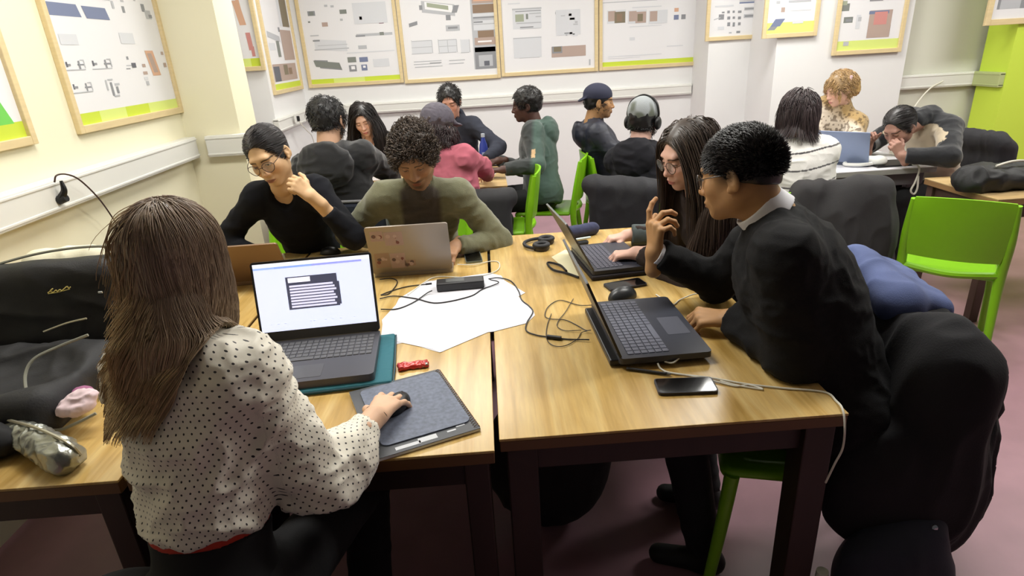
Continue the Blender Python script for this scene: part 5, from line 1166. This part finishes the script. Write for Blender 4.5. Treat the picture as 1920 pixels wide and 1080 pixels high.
# small gilt signature on the bag, a joined-up word
cu=MB(); cu.tube(bt((90,549,1.70),(96,545,1.70),(99,541,1.70),(94,546,1.70),(100,548,1.70),(105,544,1.70),(108,547,1.70),(112,543,1.70),(116,545,1.70),(121,541,1.70),(126,537,1.70),(129,541,1.70),(132,538,1.70)),.0016,5,sm=4); cu.tube(bt((90,551,1.70),(108,548,1.70),(131,542,1.70)),.0009,5); cu.build('gilt_emblem',mat('gold_metal',(.92,.85,.52),.3,metal=.6),t,True)
MB().box(bt((188,548,1.70))[0],(.012,.004,.006),b=.001).build('metal_stud',mat('stud_metal',(.85,.85,.85),.3,metal=.8),t)
b=MB(); b.tube(bt((82,622,1.62),(125,606,1.62),(162,597,1.62)),.003,6); b.build('pocket_zip',mat('zip_metal',(.70,.68,.60),.3,metal=.6),t,True)
s=SDF(); c_=P_(140,762,y=1.36); s.ell(c_,(.045,.035,.022),.02); s.ell(c_+A(.02,.02,.022),(.03,.02,.014),.02); V,F=s.mesh(.004); V=wrinkle(V,F,.008,35,3); V[:,2]=np.maximum(V[:,2],.80); o=mk('crumpled_tissue',V,F,mat('pink_white_cloth',(.86,.77,.79),.9)); tag(o,'crumpled pinkish white tissue in the open mouth of the black backpack','tissue')
s=SDF(); c_=P_(152,742,y=1.42); s.ell(c_,(.03,.03,.025),.02); V,F=s.mesh(.005); o=mk('purple_pouch',wrinkle(V,F,.004,30,2),F,mat('purple_cloth',(.60,.36,.50),.8)); tag(o,'small purple pouch behind the tissue in the backpack','pouch')
s=SDF(); c0=P_(120,455,y=2.05); s.box(A(c0[0],c0[1],.90),(.13,.05,.15),.05,.04,rotm(0,0,.2)); V,F=s.mesh(.009); V=wrinkle(V,F,.02,7,3); V[:,2]=np.maximum(V[:,2],.752); o=mk('canvas_tote',V,F,mat('cream_canvas',(.90,.88,.78),.9,bump=.3)); tag(o,'cream canvas tote bag slumped behind the black backpack','tote bag')
# foil pouch lying on the table edge
a=P_(40,812,z=.79); b_=P_(120,856,z=.785); t=thing('foil_pouch','silver foil lined pencil pouch lying at the front edge of the left table','pouch',((a+b_)/2)*A(1,1,0)+A(0,0,.75))
L0=((a+b_)/2)*A(1,1,0)+A(0,0,.75); s=SDF(); s.cap(a-L0-A(.03,-.02,0)+A(0,0,.0),b_-L0,.030,.038,k=.01); V,F=s.mesh(.005); V=wrinkle(V,F,.009,26,6); V[:,2]=np.maximum(V[:,2],.001); mk('foil_body',V,F,mat('crinkled_foil',(.62,.63,.60),.3,metal=.75,bump=.8,bscale=60),t)
b=MB(); b.tube([a-L0+A(-.03,.01,.035),(a+b_)/2-L0+A(0,.005,.042),b_-L0+A(.02,0,.036),b_-L0+A(.038,0,.0)],.004,6); b.build('zip',mat('zip_metal'),t,True)
s=SDF(); c_=P_(15,812,z=.80); s.ell((c_[0]-.05,c_[1]-.02,.79),(.10,.05,.042),.02); V,F=s.mesh(.007); V=wrinkle(V,F,.008,14,3); V[:,2]=np.maximum(V[:,2],.752); o=mk('black_pouch',V,F,mat('black_soft',(.09,.09,.10),.8)); tag(o,'black soft pouch beside the foil pouch at the left picture edge','pouch')
# plug and cable on the left wall
pl=P_(108,362,x=XL+.075); t=thing('wall_plug','black plug in the left wall trunking with a cable arching down','plug',pl)
b=MB(); b.tube([(-.004,0,-.03),(.03,0,-.022)],.018,10,sm=0,rad=[.02,.016]); b.tube([(.01,0,-.02),(.03,0,0.01),(.03,0,.05)],.010,8,rad=[.017,.012,.006]); b.build('plug_body',mat('black_plastic'),t,True)
b=MB(); b.tube([P_(102,342,x=XL+.10)-pl,P_(106,329,x=XL+.11)-pl,P_(125,327,x=XL+.12)-pl,P_(150,338,x=XL+.12)-pl,P_(185,372,x=XL+.10)-pl,P_(212,410,x=XL+.07)-pl,P_(232,445,x=XL+.06)-pl,P_(245,500,x=XL+.05)-pl],.0035,8); b.build('flex',mat('brown_cable',(.25,.17,.16),.5),t,True)
t=thing('wall_socket','small socket with dark plug on the corner trunking behind the black hoodie','socket',(-1.675,5.62,1.12)); MB().box((.006,0,0),(.012,.09,.07),b=.003).build('plate',trm,t); MB().box((.02,.0,-.005),(.03,.02,.045),b=.006).build('plug_body',mat('black_plastic'),t)
b=MB(); b.tube([(-1.65,5.62,1.09),(-1.62,5.7,1.0),(-1.64,5.9,.93),(-1.68,6.1,.80)],.004,6); tag(b.build('wall_cable',mat('white_cable'),None,True),'pale cable sagging from the corner socket','cable')
# ---------------------------------------------------------------- coats and chairs
def cloth(name,label,cat,sdf,m,vx=.010,amp=.014,sc=7,seed=1,stretch=(1,1,.45),parent=None,it=1):
    V,F=sdf.mesh(vx); V=relax(V,F,1); V=wrinkle(V,F,amp,sc,seed,stretch); V=relax(V,F,it,.4); V[:,2]=np.maximum(V[:,2],.004)
    c=A(*((V.min(0)+V.max(0))/2)[:2],V[:,2].min()); o=mk(name,V,F,m,parent,loc=c); 
    if parent is None: o.location=tuple(c)
    if label: tag(o,label,cat)
    return o
coatm=mat('black_wool_coat',(.075,.075,.09),.95,var=.15,scale=8,bump=.4,bscale=200)
denim=mat('denim_navy',(.33,.38,.55),.9,var=.22,scale=5,bump=.4,bscale=300)
chair('green chair under the gesturing man in black, mostly hidden by coats',.86,1.50,165)
# coat hanging over the back of the front chair
s=SDF(); s.cap((1.21,1.76,.80),(1.12,1.28,.80),.065,.065,k=.08); s.ell((1.13,1.32,.62),(.12,.14,.28),.08); s.ell((1.13,1.27,.74),(.10,.07,.13),.06); s.ell((1.02,1.27,.44),(.17,.08,.20),.08); s.ell((1.18,1.34,.40),(.12,.14,.24),.08); s.ell((1.16,1.56,.70),(.08,.22,.16),.08); s.ell((1.24,1.60,.62),(.10,.22,.22),.10); s.ell((1.32,1.52,.42),(.12,.19,.26),.10); s.ell((1.26,1.42,.25),(.13,.15,.20),.08); s.ell((1.42,1.56,.56),(.07,.12,.18),.06)
cloth('hanging_coat','long black coat hanging over the front chair, reaching near the floor','coat',s,coatm,.011,.022,6,3)
s=SDF(); s.cap((1.20,1.84,.875),(1.13,1.50,.87),.055,.06,k=.06); s.box((1.235,1.67,.76),(.05,.19,.13),.04,.06,rotm(0,.35,-.2)); cloth('denim_jacket','faded blue denim jacket draped over the front chair behind the man in black','jacket',s,denim,.008,.012,9,5)
s=SDF(); s.ell((1.02,1.19,.20),(.15,.11,.19),.05); s.ell((1.08,1.22,.36),(.07,.06,.06),.05); cloth('floor_bag','dark blue fabric bag on the floor below the coats','bag',s,mat('navy_bag',(.12,.14,.20),.75,var=.3,scale=8,bump=.3),.010,.016,8,8)
b=MB(); q=P(1640,945,z=.37); t=thing('bag_charm','small shiny metal charm on the dark blue bag','charm',(1.08,1.16,.395)); b.lathe([(.001,-.006),(.008,-.005),(.009,0),(.008,.005),(.001,.006)],16,R=rotm(1.2,0,0)); b.build('disc',mat('chrome',(.85,.87,.9),.15,metal=1),t,True)
c_=P(1543,1068,z=.24); t=thing('water_bottle','clear bottle with white cap standing on the floor at the bottom edge of the picture','bottle',(c_[0],c_[1],.0)); MB().lathe([(.001,.001),(.032,.001),(.034,.02),(.034,.15),(.02,.19),(.013,.20),(.013,.215)],24).build('bottle_body',mat('clear_plastic',(.85,.88,.86),.1,trans=.9),t,True); MB().lathe([(.001,.235),(.0155,.235),(.0165,.215),(.0165,.21),(.001,.21)],20).build('cap',mat('cap_white',(.85,.87,.82),.5),t,True)
# other chairs
chair('green chair of the woman in the brown coat, under her coat',.99,2.32,185)
chair('green chair of the woman with glasses and black jumper',-1.0,2.97,-90)
chair('green chair of the man in the olive sweater, hidden behind him',-.33,2.97,-90)
chair('green chair tucked under the small table beside the green hoodie man',.03,4.06,176)
chair('green chair under the man in the green hoodie by the back wall',.42,4.50,168)
chair('green chair under the man in the navy puffer jacket',1.02,4.56,2)
chair('green chair under the person with beanie and headphones',.97,3.66,55)
chair('green chair under the pink jumper, its back wrapped in a dark jacket',-.12,3.60,82)
chair('green chair under the striped sweater, covered by a dark coat',1.72,3.22,82)
chair('green chair at the right end of the white table, dark jacket on it',3.12,4.02,190)
chair('empty green chair at the right standing alone on the pink floor',2.35,2.84,52)
s=SDF(); s.cap((.60,3.52,.82),(.93,3.30,.82),.05,k=.06); s.box((.76,3.38,.64),(.21,.06,.22),.05,.06,rotm(0,0,-.6)); s.ell((.78,3.38,.42),(.20,.09,.16),.06,rotm(0,0,-.6)); cloth('hanging_jacket','black jacket hanging over the chair behind the beanie wearer','jacket',s,mat('dark_padded',(.13,.13,.15),.8,bump=.4),.010,.014,8,9)
s=SDF(); s.ell((-.62,.80,.50),(.30,.20,.16),.08); s.ell((-.82,.92,.34),(.20,.20,.30),.10); s.ell((-.30,.84,.36),(.16,.16,.26),.08); cloth('dark_fill_coat','black coat added to fill the dark around the woman in the dotted blouse','coat',s,coatm,.012,.016,6,12)  # added coat, fills the dark area around the front seat with black
s=SDF(); s.ell((.14,1.72,.27),(.22,.13,.27),.05); cloth('floor_backpack','dark grey backpack added to fill the dark space under the right table','backpack',s,mat('dark_fill_bag',(.14,.13,.13),.8,bump=.3),.011,.012,9,4)  # added bag, stands in for the darkness under the right table
s=SDF(); s.cap((-.32,3.36,.82),(.10,3.34,.82),.055,k=.05); s.box((-.12,3.34,.64),(.235,.075,.21),.035,.04); cloth('hanging_jacket','dark grey jacket over the chair back between the olive sweater and the pink jumper','jacket',s,mat('charcoal_jacket',(.17,.17,.18),.9,bump=.3),.010,.010,8,2)
t=thing('padded_chair','navy blue chair with pale rimmed back below the black hoodie','chair',(-.79,3.60,0),math.radians(-8))
MB().box((0,-.22,.66),(.46,.035,.36),rotm(.12,0,0),.02).build('backrest',mat('navy_fabric',(.13,.15,.21),.85),t); MB().box((0,.02,.44),(.44,.42,.05),b=.02).build('seat',mat('navy_fabric'),t)
b=MB(); b.tube([(-.235,-.225,.48),(-.235,-.245,.80),(-.20,-.25,.846),(0,-.25,.850),(.20,-.25,.846),(.235,-.245,.80),(.235,-.225,.48)],.008,8); b.build('rim',mat('grey_rim',(.55,.55,.57),.4,metal=.4),t,True)
for x,y in ((-.2,-.2),(.2,-.2),(-.2,.2),(.2,.2)): MB().tube([(x,y,0),(x*.95,y*.95,.42)],.013,8,sm=0).build('leg',mat('grey_rim'),t,True)
s=SDF(); a_=P(1500,350,z=.86); b_=P(1665,345,z=.86); a_=A(1.60,2.98,.84); b_=A(1.96,2.92,.85); s.cap(a_,b_,.05,k=.06); s.ell((1.60,2.93,.62),(.13,.08,.26),.08); s.ell((1.86,2.88,.58),(.22,.09,.30),.08); s.ell((1.78,2.86,.35),(.18,.08,.28),.08)
cloth('hanging_coat','charcoal coat draped over the chair behind the striped sweater','coat',s,mat('charcoal_coat',(.19,.185,.19),.95,var=.12,scale=8,bump=.4),.010,.018,7,6)
s=SDF(); s.cap((3.34,3.86,.86),(3.32,4.28,.84),.06,k=.06); s.box((3.38,4.04,.66),(.07,.26,.20),.05,.06); cloth('hanging_jacket','dark padded jacket on the chair in front of the lime green wall','jacket',s,mat('dark_padded',(.16,.155,.17),.8,bump=.4),.010,.012,8,4)
# bag and cable on the right hand table
t=thing('shoulder_bag','black shoulder bag slumped on the wooden table at the right','bag',(2.93,3.25,.72))
s=SDF(); s.ell((0,0,.055),(.30,.16,.07),.04); s.ell((-.22,-.05,.06),(.14,.11,.09),.05); s.ell((.2,.05,.05),(.2,.12,.06),.05); V,F=s.mesh(.010); V=wrinkle(V,F,.018,9,5); V[:,2]=np.maximum(V[:,2],.003); mk('bag_body',V,F,mat('black_bag_nylon'),t)
b=MB(); b.tube([(-.18,-.10,.14),(-.08,-.08,.155),(.02,-.06,.15),(.09,-.04,.13),(.14,-.06,.10)],.006,6); b.build('pale_strap',mat('white_cable'),t,True)
# ---------------------------------------------------------------- on the tables at the back
t=thing('water_bottle','blue transparent water bottle with pale cap on the small back table','bottle',(*P(909,308,z=.75)[:2],.75))
MB().lathe([(.001,.001),(.036,.001),(.038,.012),(.038,.10),(.030,.155),(.015,.20),(.013,.215),(.001,.216)],24).build('bottle_body',mat('blue_bottle',(.22,.28,.62),.2,trans=.25),t,True); MB().lathe([(.001,.212),(.015,.212),(.015,.238),(.001,.240)],16).build('cap',mat('cap_grey',(.72,.75,.80),.4),t,True)
MB().box((0,-.0378,.075),(.032,.002,.05),b=.001).build('label_patch',mat('label_pale',(.62,.66,.80),.5),t)
sheet('white paper at the right end of the small back table',[(893,322),(925,318),(930,326),(898,332)],.7508)
q=P(930,304,z=.762); t=phone('dark tablet computer at the far edge of the small back table',(q[0]+.02,q[1]-.05,.7508),1.4,None,.12,.18)
b=MB(); b.box((0,0,.09),(.16,.004,.18),rotm(-.25,0,0),.002); o=b.build('open_booklet',mat('white_paper')); o.location=(-.86,4.42,.752); o.rotation_euler=(0,0,.2); tag(o,'white booklet propped up before the smiling woman','booklet')
laptop('open laptop with lit pale blue page, left of the striped sweater',(1.56,4.00,.751),-.06,.34,.23,.225,104,dk,mat('lid_black'),('page',(.24,.31,.40),.7,[((.80,.88,.97),.12,.0,.9,.52,.9),((.35,.42,.52),.0,.9,1,.97,.7)]),bezel=.012)
laptop('dark open laptop beside the lit laptop on the white table',(1.93,4.12,.751),-.10,.33,.23,.21,100,dk,mat('lid_black'),('blue_dark',(.16,.19,.27),.45,[]),bezel=.01)
laptop('slate blue laptop before the person with the beige vest, lid towards the striped sweater',(2.43,4.02,.751),math.pi/2+.80,.33,.23,.225,112,mat('slate_body',(.25,.28,.36),.4,metal=.3),mat('slate_lid',(.50,.55,.66),.4,metal=.3),None)
laptop('grey green laptop seen edge on beside the beanie',(1.34,4.20,.751),-.80,.30,.21,.20,108,mat('greygreen',(.42,.46,.42),.5),mat('greygreen',(.42,.46,.42),.5),None)
t=thing('camera_gadget','small black gadget standing behind the dark laptop on the white table','gadget',(1.80,4.36,.75)); s=SDF(); s.cap((0,0,.02),(0,0,.10),.022,.020,k=.02); s.ell((0,0,.17),(.026,.024,.034),.015); s.cap((0,0,.10),(0,0,.17),.012,k=.01); s.box((0,0,.004),(.05,.035,.004),.003,.004); V,F=s.mesh(.004); V[:,2]=np.maximum(V[:,2],.0008); mk('stand_body',V,F,blackp,t)
t=thing('headphones','white over-ear headphones lying on the near edge of the white table','headphones',(2.48,3.83,.751))
s=SDF(); s.ell((.06,0,.035),(.05,.045,.034),.02); s.ell((.03,.05,.03),(.045,.04,.03),.02); V,F=s.mesh(.005); mk('ear_cup',V,F,mat('white_soft',(.90,.90,.88),.6),t); b=MB(); b.tube([(.04,0,.02),(-.06,-.01,.018),(-.13,.04,.015),(-.10,.09,.015),(.02,.07,.02)],.011,8); b.build('headband',mat('white_soft'),t,True)
b=MB(); c0=P(1723,312,y=3.70); b.tube([A(c0[0],3.76,.762),A(c0[0],3.71,.763),A(c0[0]+.005,3.697,.73),A(c0[0]-.01,3.695,.66),A(c0[0]-.03,3.69,.61),A(c0[0]-.005,3.69,.585),A(c0[0]+.01,3.69,.62),A(c0[0]+.005,3.695,.70)],.006,6); tag(b.build('hanging_cable',mat('white_cable'),None,True),'bundled white cable hanging over the edge of the white table','cable')
o=MB().box((0,0,.006),(.26,.18,.011),b=.003).build('dark_tablet',mat('black_plastic')); o.location=(2.63,3.86,.751); tag(o,'dark flat tablet under the elbows of the person in the beige vest','tablet')
s=SDF(); s.ell((.06,3.28,.12),(.22,.13,.13),.05); s.ell((.10,3.25,.24),(.08,.05,.05),.04); cloth('floor_backpack','black backpack on the floor behind the tables near the seam','backpack',s,mat('black_bag_nylon'),.010,.014,9,2)
vs=SC.view_settings; vs.view_transform='Standard'; vs.look='None'; vs.gamma=1; vs.use_curve_mapping=False; vs.exposure=.0
